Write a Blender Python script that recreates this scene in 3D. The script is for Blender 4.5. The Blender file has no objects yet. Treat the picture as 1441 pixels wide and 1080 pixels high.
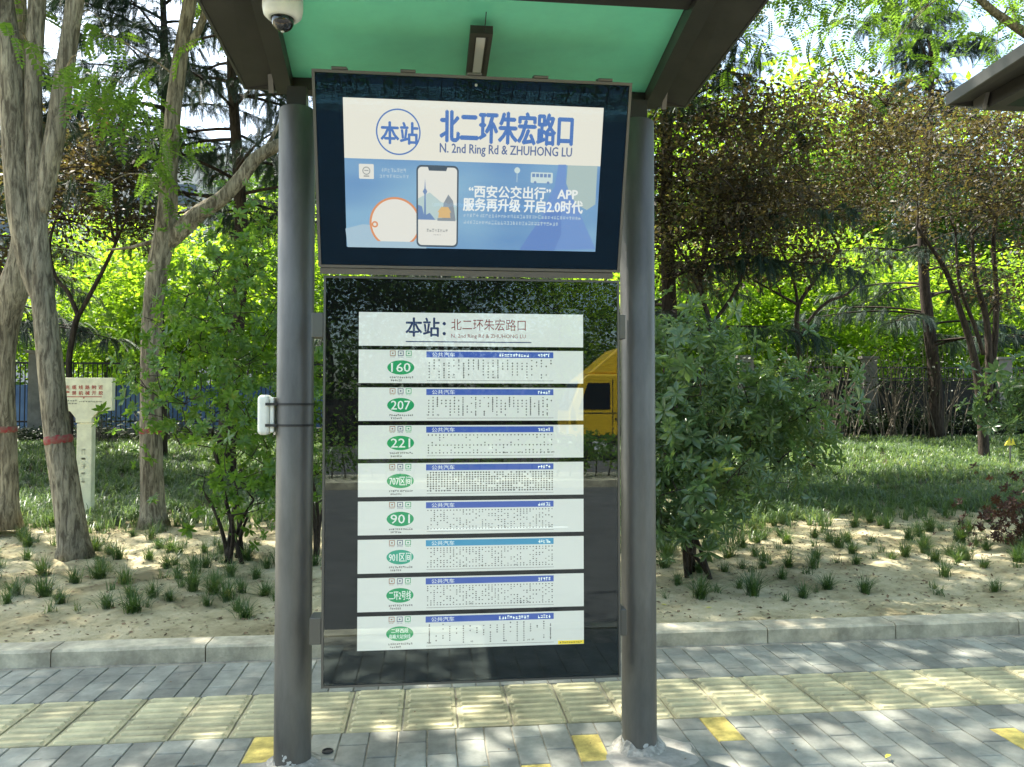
import bpy, math, random
import numpy as np
from mathutils import Vector, Matrix, Euler
random.seed(7); RNG = np.random.default_rng(7)
S = bpy.context.scene
COL = S.collection
# ------------------------------------------------------------------ camera
CAMH, YAW, PITCH, F, CX, CY = 1.65, math.radians(6.0), math.radians(1.587), 1083.0, 720.5, 540.0
cam_d = bpy.data.cameras.new('camera'); cam = bpy.data.objects.new('camera', cam_d); COL.objects.link(cam)
cam.location = (0, 0, CAMH); cam.rotation_euler = (math.pi / 2 + PITCH, 0, -YAW)
cam_d.sensor_width = 36; cam_d.lens = 36 * F / 1441.0; cam_d.clip_start = 0.05; cam_d.clip_end = 600
S.camera = cam
# ------------------------------------------------------------------ light
SUN = Vector((-0.50, 0.50, 1.25)).normalized()
w = bpy.data.worlds.new('World'); S.world = w; w.use_nodes = True
nt = w.node_tree; bg = nt.nodes['Background']; sky = nt.nodes.new('ShaderNodeTexSky')
sky.sky_type = 'NISHITA'; sky.sun_disc = False
sky.sun_elevation = math.asin(SUN.z); sky.sun_rotation = math.atan2(SUN.x, SUN.y)
sky.air_density = 1.0; sky.dust_density = 2.5; sky.ozone_density = 1.0
hs = nt.nodes.new('ShaderNodeHueSaturation'); hs.inputs['Saturation'].default_value = 1.0; tn = nt.nodes.new('ShaderNodeVectorMath'); tn.operation = 'MULTIPLY'; tn.inputs[1].default_value = (1.04, 1.02, .90)
nt.links.new(sky.outputs[0], hs.inputs['Color']); nt.links.new(hs.outputs[0], tn.inputs[0]); nt.links.new(tn.outputs[0], bg.inputs[0]); bg.inputs[1].default_value = 0.15
sl = bpy.data.lights.new('sun', 'SUN'); sl.energy = 4.6; sl.angle = math.radians(0.55); sl.color = (1.0, 0.94, 0.84)
so = bpy.data.objects.new('sun', sl); COL.objects.link(so); so.location = (0, 0, 30)
so.rotation_euler = SUN.to_track_quat('Z', 'Y').to_euler()
S.view_settings.view_transform = 'Standard'; S.view_settings.look = 'None'
S.view_settings.gamma = 1.0; S.view_settings.use_curve_mapping = False
S.view_settings.exposure = 2.0
S.render.engine = 'CYCLES'
cy = S.cycles; cy.max_bounces = 8; cy.diffuse_bounces = 4; cy.glossy_bounces = 4; cy.transmission_bounces = 5
cy.transparent_max_bounces = 8; cy.caustics_reflective = False; cy.caustics_refractive = False
cy.sample_clamp_indirect = 8.0; cy.use_denoising = True
try: cy.denoiser = 'OPENIMAGEDENOISE'
except Exception: pass

# ------------------------------------------------------------------ pixel of the photograph -> place in the world
_F = Vector((math.sin(YAW) * math.cos(PITCH), math.cos(YAW) * math.cos(PITCH), math.sin(PITCH)))
_R = Vector((math.cos(YAW), -math.sin(YAW), 0)); _U = _R.cross(_F); EYE = Vector((0, 0, CAMH))
def ray(px, py): return _F + _R * ((px - CX) / F) + _U * ((CY - py) / F)
def at(px, py, Y):
    d = ray(px, py); return EYE + d * (Y / d.y)
def sstep(a, b, x):
    t = np.clip((x - a) / (b - a), 0, 1); return t * t * (3 - 2 * t)
def _hash(i, j, s=0):
    n = (i * 374761393 + j * 668265263 + s * 974634777) & 0xffffffff
    n = ((n ^ (n >> 13)) * 1274126177) & 0xffffffff
    return ((n ^ (n >> 16)) & 0xffff) / 65535.0
def vnoise(x, y, s=0):
    x = np.asarray(x, float); y = np.asarray(y, float)
    i = np.floor(x).astype(np.int64); j = np.floor(y).astype(np.int64); u = x - i; v = y - j
    u = u * u * (3 - 2 * u); v = v * v * (3 - 2 * v)
    a, b, c, d = _hash(i, j, s), _hash(i + 1, j, s), _hash(i, j + 1, s), _hash(i + 1, j + 1, s)
    return (a * (1 - u) + b * u) * (1 - v) + (c * (1 - u) + d * u) * v
def gh(x, y):
    x = np.asarray(x, float); y = np.asarray(y, float)
    base = 0.085 + 0.06 * sstep(5.5, 12, y) + 0.46 * sstep(12, 21.5, y)
    amp = sstep(5.4, 6.0, y)
    return base + amp * (0.05 * (vnoise(x * .9, y * .9) - .5) + 0.040 * (vnoise(x * 3.1, y * 3.1, 1) - .5) + 0.030 * (vnoise(x * 8, y * 8, 2) - .5) + 0.014 * (vnoise(x * 19, y * 19, 3) - .5))
def gpt(px, py):
    d = ray(px, py); z = 0.15
    for _ in range(12):
        t = (z - CAMH) / d.z; p = EYE + d * t; z = float(gh(p.x, min(p.y, 24)))
    return Vector((p.x, p.y, z))
def floor_pt(px, py, z=0.0):
    d = ray(px, py); return EYE + d * ((z - CAMH) / d.z)

# ------------------------------------------------------------------ materials
def nmat(name):
    m = bpy.data.materials.new(name); m.use_nodes = True
    return m, m.node_tree, m.node_tree.nodes['Principled BSDF']
def hexc(c): return (c[0], c[1], c[2], 1)
def mat(name, col, rough=.6, metal=0., var=0., scale=4., col2=None, bump=0., bscale=40., stretch=(1, 1, 1), rnd=0., spec=.5, coat=0., emit=None, es=0., detail=4, stain=0., sscale=1.3):
    m, t, b = nmat(name); N, L = t.nodes, t.links
    b.inputs['Base Color'].default_value = hexc(col); b.inputs['Roughness'].default_value = rough; b.inputs['Metallic'].default_value = metal
    b.inputs['Specular IOR Level'].default_value = spec; b.inputs['Coat Weight'].default_value = coat; b.inputs['Coat Roughness'].default_value = .05
    if emit is not None:
        b.inputs['Emission Color'].default_value = hexc(emit); b.inputs['Emission Strength'].default_value = es
    tc = N.new('ShaderNodeTexCoord'); mp = N.new('ShaderNodeMapping'); mp.inputs['Scale'].default_value = stretch
    geo = N.new('ShaderNodeNewGeometry'); L.new(geo.outputs['Position'], mp.inputs[0])
    out = None
    if var > 0 or col2 is not None:
        n = N.new('ShaderNodeTexNoise'); n.inputs['Scale'].default_value = scale; n.inputs['Detail'].default_value = detail; n.inputs['Roughness'].default_value = .65
        L.new(mp.outputs[0], n.inputs[0])
        r = N.new('ShaderNodeValToRGB'); c2 = col2 if col2 is not None else tuple(min(1, c * (1 + var)) for c in col)
        c1 = col if col2 is not None else tuple(c * (1 - var) for c in col)
        r.color_ramp.elements[0].position = .36; r.color_ramp.elements[0].color = hexc(c1)
        r.color_ramp.elements[1].position = .64; r.color_ramp.elements[1].color = hexc(c2)
        L.new(n.outputs[0], r.inputs[0]); out = r.outputs[0]
    if rnd > 0:
        oi = N.new('ShaderNodeObjectInfo'); mr = N.new('ShaderNodeMapRange'); mr.inputs[3].default_value = 1 - rnd; mr.inputs[4].default_value = 1 + rnd
        L.new(oi.outputs['Random'], mr.inputs[0]); mx = N.new('ShaderNodeVectorMath'); mx.operation = 'SCALE'
        if out is None:
            rgb = N.new('ShaderNodeRGB'); rgb.outputs[0].default_value = hexc(col); out = rgb.outputs[0]
        L.new(out, mx.inputs[0]); L.new(mr.outputs[0], mx.inputs['Scale']); out = mx.outputs[0]
    if stain > 0:
        ns = N.new('ShaderNodeTexNoise'); ns.inputs['Scale'].default_value = sscale; ns.inputs['Detail'].default_value = 7; ns.inputs['Roughness'].default_value = .68; L.new(mp.outputs[0], ns.inputs[0])
        ms = N.new('ShaderNodeMapRange'); ms.inputs[1].default_value = .32; ms.inputs[2].default_value = .62; ms.inputs[3].default_value = 1 - stain; ms.inputs[4].default_value = 1 + stain * .35; L.new(ns.outputs[0], ms.inputs[0])
        vs_ = N.new('ShaderNodeVectorMath'); vs_.operation = 'SCALE'
        if out is None:
            rgb = N.new('ShaderNodeRGB'); rgb.outputs[0].default_value = hexc(col); out = rgb.outputs[0]
        L.new(out, vs_.inputs[0]); L.new(ms.outputs[0], vs_.inputs['Scale']); out = vs_.outputs[0]
    if out is not None: L.new(out, b.inputs['Base Color'])
    if bump > 0:
        n2 = N.new('ShaderNodeTexNoise'); n2.inputs['Scale'].default_value = bscale; n2.inputs['Detail'].default_value = 5; n2.inputs['Roughness'].default_value = .7
        L.new(mp.outputs[0], n2.inputs[0]); bp = N.new('ShaderNodeBump'); bp.inputs['Strength'].default_value = 1; bp.inputs['Distance'].default_value = bump
        L.new(n2.outputs[0], bp.inputs['Height']); L.new(bp.outputs[0], b.inputs['Normal'])
    return m
def foliage(name, c1, c2, c3=None, trans=.45, tcol=1.6, rough=.5, spec=.35, scale=1.3, fine=60.):
    m, t, b = nmat(name); N, L = t.nodes, t.links; geo = N.new('ShaderNodeNewGeometry')
    n = N.new('ShaderNodeTexNoise'); n.inputs['Scale'].default_value = scale; n.inputs['Detail'].default_value = 2
    n2 = N.new('ShaderNodeTexNoise'); n2.inputs['Scale'].default_value = fine; n2.inputs['Detail'].default_value = 0
    L.new(geo.outputs['Position'], n.inputs[0]); L.new(geo.outputs['Position'], n2.inputs[0])
    mt = N.new('ShaderNodeMath'); mt.operation = 'MULTIPLY_ADD'; mt.inputs[1].default_value = .5; L.new(n.outputs[0], mt.inputs[0])
    m2 = N.new('ShaderNodeMath'); m2.operation = 'MULTIPLY'; m2.inputs[1].default_value = .5; L.new(n2.outputs[0], m2.inputs[0]); L.new(m2.outputs[0], mt.inputs[2])
    r = N.new('ShaderNodeValToRGB'); e = r.color_ramp.elements; e[0].position = .36; e[0].color = hexc(c1); e[1].position = .60; e[1].color = hexc(c2)
    if c3: x = e.new(.70); x.color = hexc(c3)
    L.new(mt.outputs[0], r.inputs[0]); L.new(r.outputs[0], b.inputs['Base Color'])
    b.inputs['Roughness'].default_value = rough; b.inputs['Specular IOR Level'].default_value = spec
    tr = N.new('ShaderNodeBsdfTranslucent'); g = N.new('ShaderNodeVectorMath'); g.operation = 'MULTIPLY'; g.inputs[1].default_value = (tcol * 1.05, tcol, tcol * .45)
    L.new(r.outputs[0], g.inputs[0]); L.new(g.outputs[0], tr.inputs[0])
    mx = N.new('ShaderNodeMixShader'); mx.inputs[0].default_value = trans; L.new(b.outputs[0], mx.inputs[1]); L.new(tr.outputs[0], mx.inputs[2])
    L.new(mx.outputs[0], N['Material Output'].inputs[0]); return m
M = {}
M['pole'] = mat('grey_steel_paint', (.17, .165, .15), .40, .5, var=.06, scale=3, bump=.0003, bscale=300)
M['dark_metal'] = mat('dark_brown_metal', (.045, .043, .038), .45, .3, var=.12, scale=6, bump=.0004, bscale=200)
M['brown_metal'] = mat('roof_brown_metal', (.050, .047, .040), .5, .2, var=.15, scale=5)
M['frame_metal'] = mat('bezel_frame_metal', (.13, .13, .12), .4, .7, var=.05)
M['green'] = mat('green_soffit', (.21, .78, .51), .42, 0, stain=.10, sscale=2.5, var=.04, scale=2)
M['black'] = mat('black_backing', (.004, .005, .006), .5, spec=.1)
M['white_plastic'] = mat('white_plastic', (.75, .77, .70), .35, var=.05, scale=20)
M['black_gloss'] = mat('black_dome', (.01, .01, .012), .06, coat=.5)
M['rubber'] = mat('black_strap', (.02, .02, .02), .6)
M['diffuser'] = mat('lamp_diffuser', (.62, .64, .62), .3)
M['paver'] = mat('grey_paver', (.240, .248, .212), .85, stain=.38, sscale=2.2, var=.16, scale=9, bump=.0012, bscale=160, rnd=.20)
M['paver_y'] = mat('yellow_painted_paver', (.56, .45, .12), .75, stain=.45, sscale=9, var=.22, scale=14, bump=.001, bscale=160, rnd=.08)
M['tactile_rib'] = mat('highlit_tactile_rib', (.49, .455, .275), .75, stain=.32, sscale=3.5, var=.12, scale=6, bump=.0008, bscale=120, rnd=.10)  # ribs paler, tile darker: highlights and dark gaps painted as colour
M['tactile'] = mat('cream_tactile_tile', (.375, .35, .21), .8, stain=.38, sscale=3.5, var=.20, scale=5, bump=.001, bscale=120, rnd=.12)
M['grout'] = mat('sandy_joint', (.30, .28, .22), .95, var=.3, scale=12, bump=.002, bscale=90)
M['cement'] = mat('cement', (.33, .315, .27), .9, stain=.35, sscale=5, var=.22, scale=7, bump=.003, bscale=60)
M['plaster'] = mat('chipped_plaster', (.31, .295, .25), .9, var=.35, scale=30, bump=.002, bscale=90)
M['kerb'] = mat('kerb_concrete', (.50, .455, .335), .9, stain=.42, sscale=4, var=.24, scale=6, bump=.003, bscale=70, rnd=.08, detail=8)
M['asphalt'] = mat('asphalt', (.085, .085, .082), .85, var=.2, scale=3, bump=.003, bscale=200)
M['road_yellow'] = mat('road_yellow_paint', (.65, .42, .05), .7, var=.2, scale=10)
M['road_white'] = mat('road_white_paint', (.6, .6, .58), .7, var=.2, scale=10)
M['faded_ink'] = mat('faded_stencil', (.56, .55, .40), .8)
M['cream'] = mat('cream_sign_paint', (.74, .73, .53), .7, var=.10, scale=8, bump=.001, bscale=60)
M['red_ink'] = mat('red_lettering', (.42, .05, .035), .7)
M['grey_ink'] = mat('grey_lettering', (.16, .16, .13), .7)
M['red_paint'] = mat('red_trunk_paint', (.30, .03, .035), .85, var=.5, scale=22, col2=(.20, .14, .10), bump=.006, bscale=60)
M['yellow_sign'] = mat('yellow_sign', (.75, .60, .03), .5)
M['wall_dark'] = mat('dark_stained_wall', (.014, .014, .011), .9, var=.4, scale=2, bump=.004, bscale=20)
M['wall_pale'] = mat('pale_render', (.17, .16, .135), .9, var=.25, scale=2.5, bump=.003, bscale=30)
M['iron'] = mat('black_iron', (.016, .017, .018), .5, .4)
M['blue_panel'] = mat('blue_sheet', (.025, .085, .22), .5, col2=(.13, .24, .40), scale=1.4, stretch=(1, 1, .5))
M['building'] = mat('far_building', (.60, .55, .50), .85, var=.05, scale=1)
M['win'] = mat('far_window', (.07, .09, .11), .15)
M['truck_yellow'] = mat('truck_yellow', (.75, .47, .02), .35, coat=.4)
M['tyre'] = mat('tyre', (.02, .02, .02), .8)
M['car_glass'] = mat('dark_glass', (.01, .015, .02), .05)
M['headlight'] = mat('headlight_lens', (.7, .7, .7), .1)

def bark(name, c1, c2, depth=.012, sc=9):
    m, t, b = nmat(name); N, L = t.nodes, t.links; geo = N.new('ShaderNodeNewGeometry'); mp = N.new('ShaderNodeMapping'); mp.inputs['Scale'].default_value = (1, 1, .16)
    L.new(geo.outputs['Position'], mp.inputs[0])
    n = N.new('ShaderNodeTexNoise'); n.inputs['Scale'].default_value = sc * 3.2; n.inputs['Detail'].default_value = 6; n.inputs['Roughness'].default_value = .7; n.inputs['Distortion'].default_value = .6
    L.new(mp.outputs[0], n.inputs[0]); r = N.new('ShaderNodeValToRGB'); e = r.color_ramp.elements
    e[0].position = .40; e[0].color = hexc(c1); e[1].position = .60; e[1].color = hexc(c2); L.new(n.outputs[0], r.inputs[0])
    n3 = N.new('ShaderNodeTexNoise'); n3.inputs['Scale'].default_value = 2.2; L.new(geo.outputs['Position'], n3.inputs[0])
    mr = N.new('ShaderNodeMapRange'); mr.inputs[1].default_value = .3; mr.inputs[2].default_value = .7; mr.inputs[3].default_value = .75; mr.inputs[4].default_value = 1.25; L.new(n3.outputs[0], mr.inputs[0])
    sc_ = N.new('ShaderNodeVectorMath'); sc_.operation = 'SCALE'; L.new(r.outputs[0], sc_.inputs[0]); L.new(mr.outputs[0], sc_.inputs['Scale'])
    L.new(sc_.outputs[0], b.inputs['Base Color']); b.inputs['Roughness'].default_value = .9; b.inputs['Specular IOR Level'].default_value = .2
    bp = N.new('ShaderNodeBump'); bp.inputs['Distance'].default_value = depth; L.new(n.outputs[0], bp.inputs['Height']); L.new(bp.outputs[0], b.inputs['Normal'])
    return m
M['bark'] = bark('furrowed_bark', (.10, .085, .06), (.34, .30, .215), .022, 8)
M['bark_dark'] = bark('dark_bark', (.018, .014, .011), (.060, .047, .036), .012, 8)
M['bark_far'] = bark('far_bark', (.05, .045, .03), (.14, .12, .085), .01, 6)
M['twig'] = mat('green_twig', (.10, .10, .05), .8)
M['drystem'] = mat('pale_dry_stem', (.085, .072, .048), .85, var=.3, scale=8)

M['plum'] = foliage('purple_plum_leaf', (.044, .034, .024), (.076, .066, .038), (.14, .19, .04), trans=.40, tcol=1.7, scale=.9, fine=30)
M['bright'] = foliage('bright_leaf', (.075, .15, .015), (.17, .27, .03), (.27, .35, .05), trans=.52, tcol=2.6, scale=.7, fine=12)
M['mid'] = foliage('mid_green_leaf', (.03, .075, .014), (.06, .12, .022), None, trans=.42, tcol=2.0, scale=.7, fine=15)
M['locust'] = foliage('feathery_leaf', (.05, .11, .02), (.10, .18, .035), None, trans=.5, tcol=2.2, scale=1.1, fine=25)
M['cedar'] = foliage('cedar_needle', (.018, .040, .030), (.040, .075, .055), None, trans=.15, tcol=1.6, scale=1.1, fine=25, rough=.6)
M['shrub_l'] = foliage('shrub_leaf', (.060, .135, .022), (.105, .20, .035), (.20, .25, .05), trans=.48, tcol=2.0, rough=.33, spec=.6, scale=1.8, fine=30)
M['shrub_r'] = foliage('glossy_shrub_leaf', (.070, .130, .055), (.115, .195, .080), (.19, .23, .07), trans=.38, tcol=1.8, rough=.28, spec=.7, scale=1.8, fine=30)
M['grass'] = foliage('liriope_blade', (.036, .082, .024), (.075, .135, .040), (.18, .19, .07), trans=.36, tcol=1.9, rough=.35, spec=.6, scale=3, fine=20)
M['grass_pale'] = foliage('ground_cover_blade', (.055, .100, .048), (.095, .155, .070), (.15, .19, .09), trans=.42, tcol=1.9, rough=.4, spec=.5, scale=.8, fine=9)
M['hedge_shaded'] = foliage('shaded_hedge_leaf', (.012, .026, .009), (.024, .048, .014), None, trans=.2, tcol=1.4)  # leaf colour darkened to stand in for shade before the fence
M['reddish'] = foliage('reddish_bush_leaf', (.04, .02, .02), (.08, .04, .03), None, trans=.3, tcol=1.5, scale=3)
M['litter'] = mat('dry_litter', (.16, .11, .06), .9, var=.5, scale=40)
M['yellow_leaf'] = mat('yellow_fallen_leaf', (.55, .55, .05), .6)

# soil
def soil_mat():
    m, t, b = nmat('sandy_soil'); N, L = t.nodes, t.links; geo = N.new('ShaderNodeNewGeometry')
    n = N.new('ShaderNodeTexNoise'); n.inputs['Scale'].default_value = 1.3; n.inputs['Detail'].default_value = 8; n.inputs['Roughness'].default_value = .7
    L.new(geo.outputs['Position'], n.inputs[0]); r = N.new('ShaderNodeValToRGB'); e = r.color_ramp.elements
    e[0].position = .36; e[0].color = (.27, .23, .13, 1); e[1].position = .62; e[1].color = (.64, .57, .38, 1); x = e.new(.5); x.color = (.50, .44, .27, 1)
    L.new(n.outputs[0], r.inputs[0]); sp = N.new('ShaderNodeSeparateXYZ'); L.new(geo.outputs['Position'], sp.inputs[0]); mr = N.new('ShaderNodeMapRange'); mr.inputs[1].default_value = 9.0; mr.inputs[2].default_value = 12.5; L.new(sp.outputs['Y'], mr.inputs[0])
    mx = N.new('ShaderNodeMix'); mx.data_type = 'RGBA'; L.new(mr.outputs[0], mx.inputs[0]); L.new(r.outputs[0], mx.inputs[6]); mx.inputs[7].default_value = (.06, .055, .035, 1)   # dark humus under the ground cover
    L.new(mx.outputs[2], b.inputs['Base Color']); b.inputs['Roughness'].default_value = .95; b.inputs['Specular IOR Level'].default_value = .15
    n2 = N.new('ShaderNodeTexNoise'); n2.inputs['Scale'].default_value = 26; n2.inputs['Detail'].default_value = 8; n2.inputs['Roughness'].default_value = .75; L.new(geo.outputs['Position'], n2.inputs[0])
    bp = N.new('ShaderNodeBump'); bp.inputs['Distance'].default_value = .03; L.new(n2.outputs[0], bp.inputs['Height']); L.new(bp.outputs[0], b.inputs['Normal']); return m
M['soil'] = soil_mat()
def pole_mat():   # paint chipped off near the ground
    m = mat('chipped_pole_paint', (.135, .13, .117), .45, .40, var=.10, scale=6, stretch=(1, 1, .25), stain=.3, sscale=7); t = m.node_tree; N, L = t.nodes, t.links; b = N['Principled BSDF']
    geo = N.new('ShaderNodeNewGeometry'); n = N.new('ShaderNodeTexNoise'); n.inputs['Scale'].default_value = 14; n.inputs['Detail'].default_value = 3; L.new(geo.outputs['Position'], n.inputs[0])
    sp = N.new('ShaderNodeSeparateXYZ'); L.new(geo.outputs['Position'], sp.inputs[0])
    mr = N.new('ShaderNodeMapRange'); mr.inputs[1].default_value = .02; mr.inputs[2].default_value = .17; mr.inputs[3].default_value = .10; mr.inputs[4].default_value = -.40; L.new(sp.outputs['Z'], mr.inputs[0])
    ad = N.new('ShaderNodeMath'); L.new(n.outputs[0], ad.inputs[0]); L.new(mr.outputs[0], ad.inputs[1]); gt = N.new('ShaderNodeMath'); gt.operation = 'GREATER_THAN'; gt.inputs[1].default_value = .58; L.new(ad.outputs[0], gt.inputs[0])
    mx = N.new('ShaderNodeMix'); mx.data_type = 'RGBA'; L.new(gt.outputs[0], mx.inputs[0]); src = b.inputs['Base Color'].links[0].from_socket
    L.new(src, mx.inputs[6]); mx.inputs[7].default_value = (.48, .48, .45, 1); L.new(mx.outputs[2], b.inputs['Base Color'])
    s = N.new('ShaderNodeMath'); s.operation = 'MULTIPLY_ADD'; s.inputs[1].default_value = -.4; s.inputs[2].default_value = .4; L.new(gt.outputs[0], s.inputs[0]); L.new(s.outputs[0], b.inputs['Metallic'])
    return m
M['pole_chip'] = pole_mat()
def glass_mat(name, gain, tint=(1, 1, 1, 1), refl=(1, 1, 1, 1)):
    m, t, b = nmat(name); N, L = t.nodes, t.links; N.remove(b)
    tr = N.new('ShaderNodeBsdfTransparent'); tr.inputs[0].default_value = tint; gl = N.new('ShaderNodeBsdfGlossy'); gl.inputs['Roughness'].default_value = .004; gl.inputs[0].default_value = refl
    fr = N.new('ShaderNodeFresnel'); fr.inputs[0].default_value = 1.5; mu = N.new('ShaderNodeMath'); mu.operation = 'MULTIPLY'; mu.use_clamp = True; mu.inputs[1].default_value = gain
    mx = N.new('ShaderNodeMixShader'); L.new(fr.outputs[0], mu.inputs[0]); L.new(mu.outputs[0], mx.inputs[0]); L.new(tr.outputs[0], mx.inputs[1]); L.new(gl.outputs[0], mx.inputs[2])
    L.new(mx.outputs[0], N['Material Output'].inputs[0]); return m
M['glass'] = glass_mat('display_glass', 1.9, refl=(.80, .95, 1.0, 1))
M['screen_glass'] = glass_mat('screen_glass', .8, refl=(.12, .42, .85, 1))

# ------------------------------------------------------------------ objects
def put(name, me, parent=None, m=None, loc=None):
    o = bpy.data.objects.new(name, me); COL.objects.link(o)
    if m is not None and me is not None and len(me.materials) == 0:
        me.materials.append(M[m] if isinstance(m, str) else m)
    if parent is not None: o.parent = parent
    if loc is not None: o.location = loc
    return o
def thing(name, label, cat, loc=(0, 0, 0), rot=(0, 0, 0), group=None):
    o = put(name, None, loc=loc); o.rotation_euler = rot; o.empty_display_size = .2; return tag(o, label, cat, group)
def tag(o, label=None, cat=None, group=None, kind=None):
    if label: o['label'] = label
    if cat: o['category'] = cat
    if group: o['group'] = group
    if kind: o['kind'] = kind
    return o
def struct(o): o['kind'] = 'structure'; return o
def stuff(o): o['kind'] = 'stuff'; return o
class MB:
    def __init__(s): s.v = []; s.f = []; s.mi = []; s.cur = 0
    def add(s, vs, fs):
        n = len(s.v); s.v += [tuple(p) for p in vs]; s.f += [tuple(i + n for i in f) for f in fs]; s.mi += [s.cur] * len(fs); return s
    def box(s, a, b, T=None):
        x0, y0, z0 = a; x1, y1, z1 = b
        vs = [(x0, y0, z0), (x1, y0, z0), (x1, y1, z0), (x0, y1, z0), (x0, y0, z1), (x1, y0, z1), (x1, y1, z1), (x0, y1, z1)]
        if T: vs = [T(*p) for p in vs]
        return s.add(vs, [(0, 3, 2, 1), (4, 5, 6, 7), (0, 1, 5, 4), (1, 2, 6, 5), (2, 3, 7, 6), (3, 0, 4, 7)])
    def chbox(s, a, b, c=.004):   # box with chamfered top
        x0, y0, z0 = a; x1, y1, z1 = b
        vs = [(x0, y0, z0), (x1, y0, z0), (x1, y1, z0), (x0, y1, z0), (x0, y0, z1 - c), (x1, y0, z1 - c), (x1, y1, z1 - c), (x0, y1, z1 - c),
              (x0 + c, y0 + c, z1), (x1 - c, y0 + c, z1), (x1 - c, y1 - c, z1), (x0 + c, y1 - c, z1)]
        return s.add(vs, [(0, 1, 5, 4), (1, 2, 6, 5), (2, 3, 7, 6), (3, 0, 4, 7), (4, 5, 9, 8), (5, 6, 10, 9), (6, 7, 11, 10), (7, 4, 8, 11), (8, 9, 10, 11)])
    def tube(s, pts, rad, n=8, caps=True, rough=0, flute=None):
        pts = [Vector(p) for p in pts]; N0 = len(s.v); up = Vector((0, 1, 0)); prev = None
        for i, p in enumerate(pts):
            d = (pts[min(i + 1, len(pts) - 1)] - pts[max(i - 1, 0)]).normalized()
            if prev is None: a = d.orthogonal().normalized()
            else: a = (prev - d * prev.dot(d)); a = a.normalized() if a.length > 1e-6 else d.orthogonal().normalized()
            prev = a; b = d.cross(a)
            for k in range(n):
                th = 2 * math.pi * k / n; r = rad[i]
                if rough: r *= 1 + rough * (float(vnoise(k * 1.7 + 3, i * .35, 5)) - .5) * 2 + rough * .8 * math.sin(k * 2.4 + i * .15)
                s.v.append(tuple(p + (a * math.cos(th) + b * math.sin(th)) * r))
        for i in range(len(pts) - 1):
            for k in range(n):
                q = N0 + i * n + k; q2 = N0 + i * n + (k + 1) % n; s.f.append((q, q2, q2 + n, q + n)); s.mi.append(s.cur)
        if caps:
            s.f.append(tuple(N0 + k for k in range(n))[::-1]); s.mi.append(s.cur)
            s.f.append(tuple(N0 + (len(pts) - 1) * n + k for k in range(n))); s.mi.append(s.cur)
        return s
    def lathe(s, prof, n=32, c=(0, 0, 0)):
        N0 = len(s.v)
        for r, z in prof:
            for k in range(n): th = 2 * math.pi * k / n; s.v.append((c[0] + r * math.cos(th), c[1] + r * math.sin(th), c[2] + z))
        for i in range(len(prof) - 1):
            for k in range(n):
                q = N0 + i * n + k; q2 = N0 + i * n + (k + 1) % n; s.f.append((q, q2, q2 + n, q + n)); s.mi.append(s.cur)
        return s
    def mesh(s, name, mats=None, smooth=False, angle=None):
        me = bpy.data.meshes.new(name); me.from_pydata(s.v, [], s.f)
        for m in (mats or []): me.materials.append(M[m] if isinstance(m, str) else m)
        if mats and len(mats) > 1: me.polygons.foreach_set('material_index', s.mi)
        if smooth: me.polygons.foreach_set('use_smooth', [True] * len(s.f))
        me.update(); return me
    def build(s, name, m, parent=None, smooth=False, loc=None):
        return put(name, s.mesh(name, [m] if not isinstance(m, (list, tuple)) else m, smooth), parent, loc=loc)
def bevel(o, wd=.003, seg=2):
    md = o.modifiers.new('bevel', 'BEVEL'); md.width = wd; md.segments = seg; md.limit_method = 'ANGLE'; return o
def npmesh(name, V, Fc, m=None, smooth=False):
    me = bpy.data.meshes.new(name); k = Fc.shape[1]
    me.vertices.add(len(V)); me.vertices.foreach_set('co', V.astype(np.float32).ravel())
    me.loops.add(Fc.size); me.loops.foreach_set('vertex_index', Fc.astype(np.int32).ravel())
    me.polygons.add(len(Fc)); me.polygons.foreach_set('loop_start', np.arange(0, Fc.size, k, dtype=np.int32))
    try: me.polygons.foreach_set('loop_total', np.full(len(Fc), k, dtype=np.int32))
    except Exception: pass
    me.update(calc_edges=True)
    if smooth: me.polygons.foreach_set('use_smooth', np.ones(len(Fc), bool))
    if m: me.materials.append(M[m])
    return me

# ------------------------------------------------------------------ scatter of leaf templates
def frames(d, roll=None):
    d = d / np.linalg.norm(d, axis=1, keepdims=True); up = np.tile([0, 0, 1.], (len(d), 1)); up[np.abs(d[:, 2]) > .97] = [1, 0, 0]
    x = np.cross(d, up); x /= np.linalg.norm(x, axis=1, keepdims=True); z = np.cross(x, d)
    if roll is not None:
        c, s = np.cos(roll)[:, None], np.sin(roll)[:, None]; x, z = x * c + z * s, z * c - x * s
    return np.stack([x, d, z], axis=2)          # columns
def scatter(tv, tf, P, R, sc):
    n = len(P); V = np.einsum('nij,kj->nki', R, tv) * sc[:, None, None] + P[:, None, :]
    Fc = tf[None] + (np.arange(n) * len(tv))[:, None, None]
    return V.reshape(-1, 3), Fc.reshape(-1, tf.shape[1])
def join(parts):
    Vs, Fs, o = [], [], 0
    for V, Fc in parts: Vs.append(V); Fs.append(Fc + o); o += len(V)
    return np.concatenate(Vs), np.concatenate(Fs)
LEAFQ = (np.array([(0, 0, 0), (.27, .42, .07), (0, 1, 0), (-.27, .42, .07)], float), np.array([(0, 1, 2, 3)]))
LEAF6 = (np.array([(0, 0, 0), (.17, .28, .05), (.19, .66, .03), (0, 1, -.08), (-.17, .28, .05), (-.19, .66, .03)], float), np.array([(0, 1, 2, 3), (0, 3, 5, 4)]))
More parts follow.
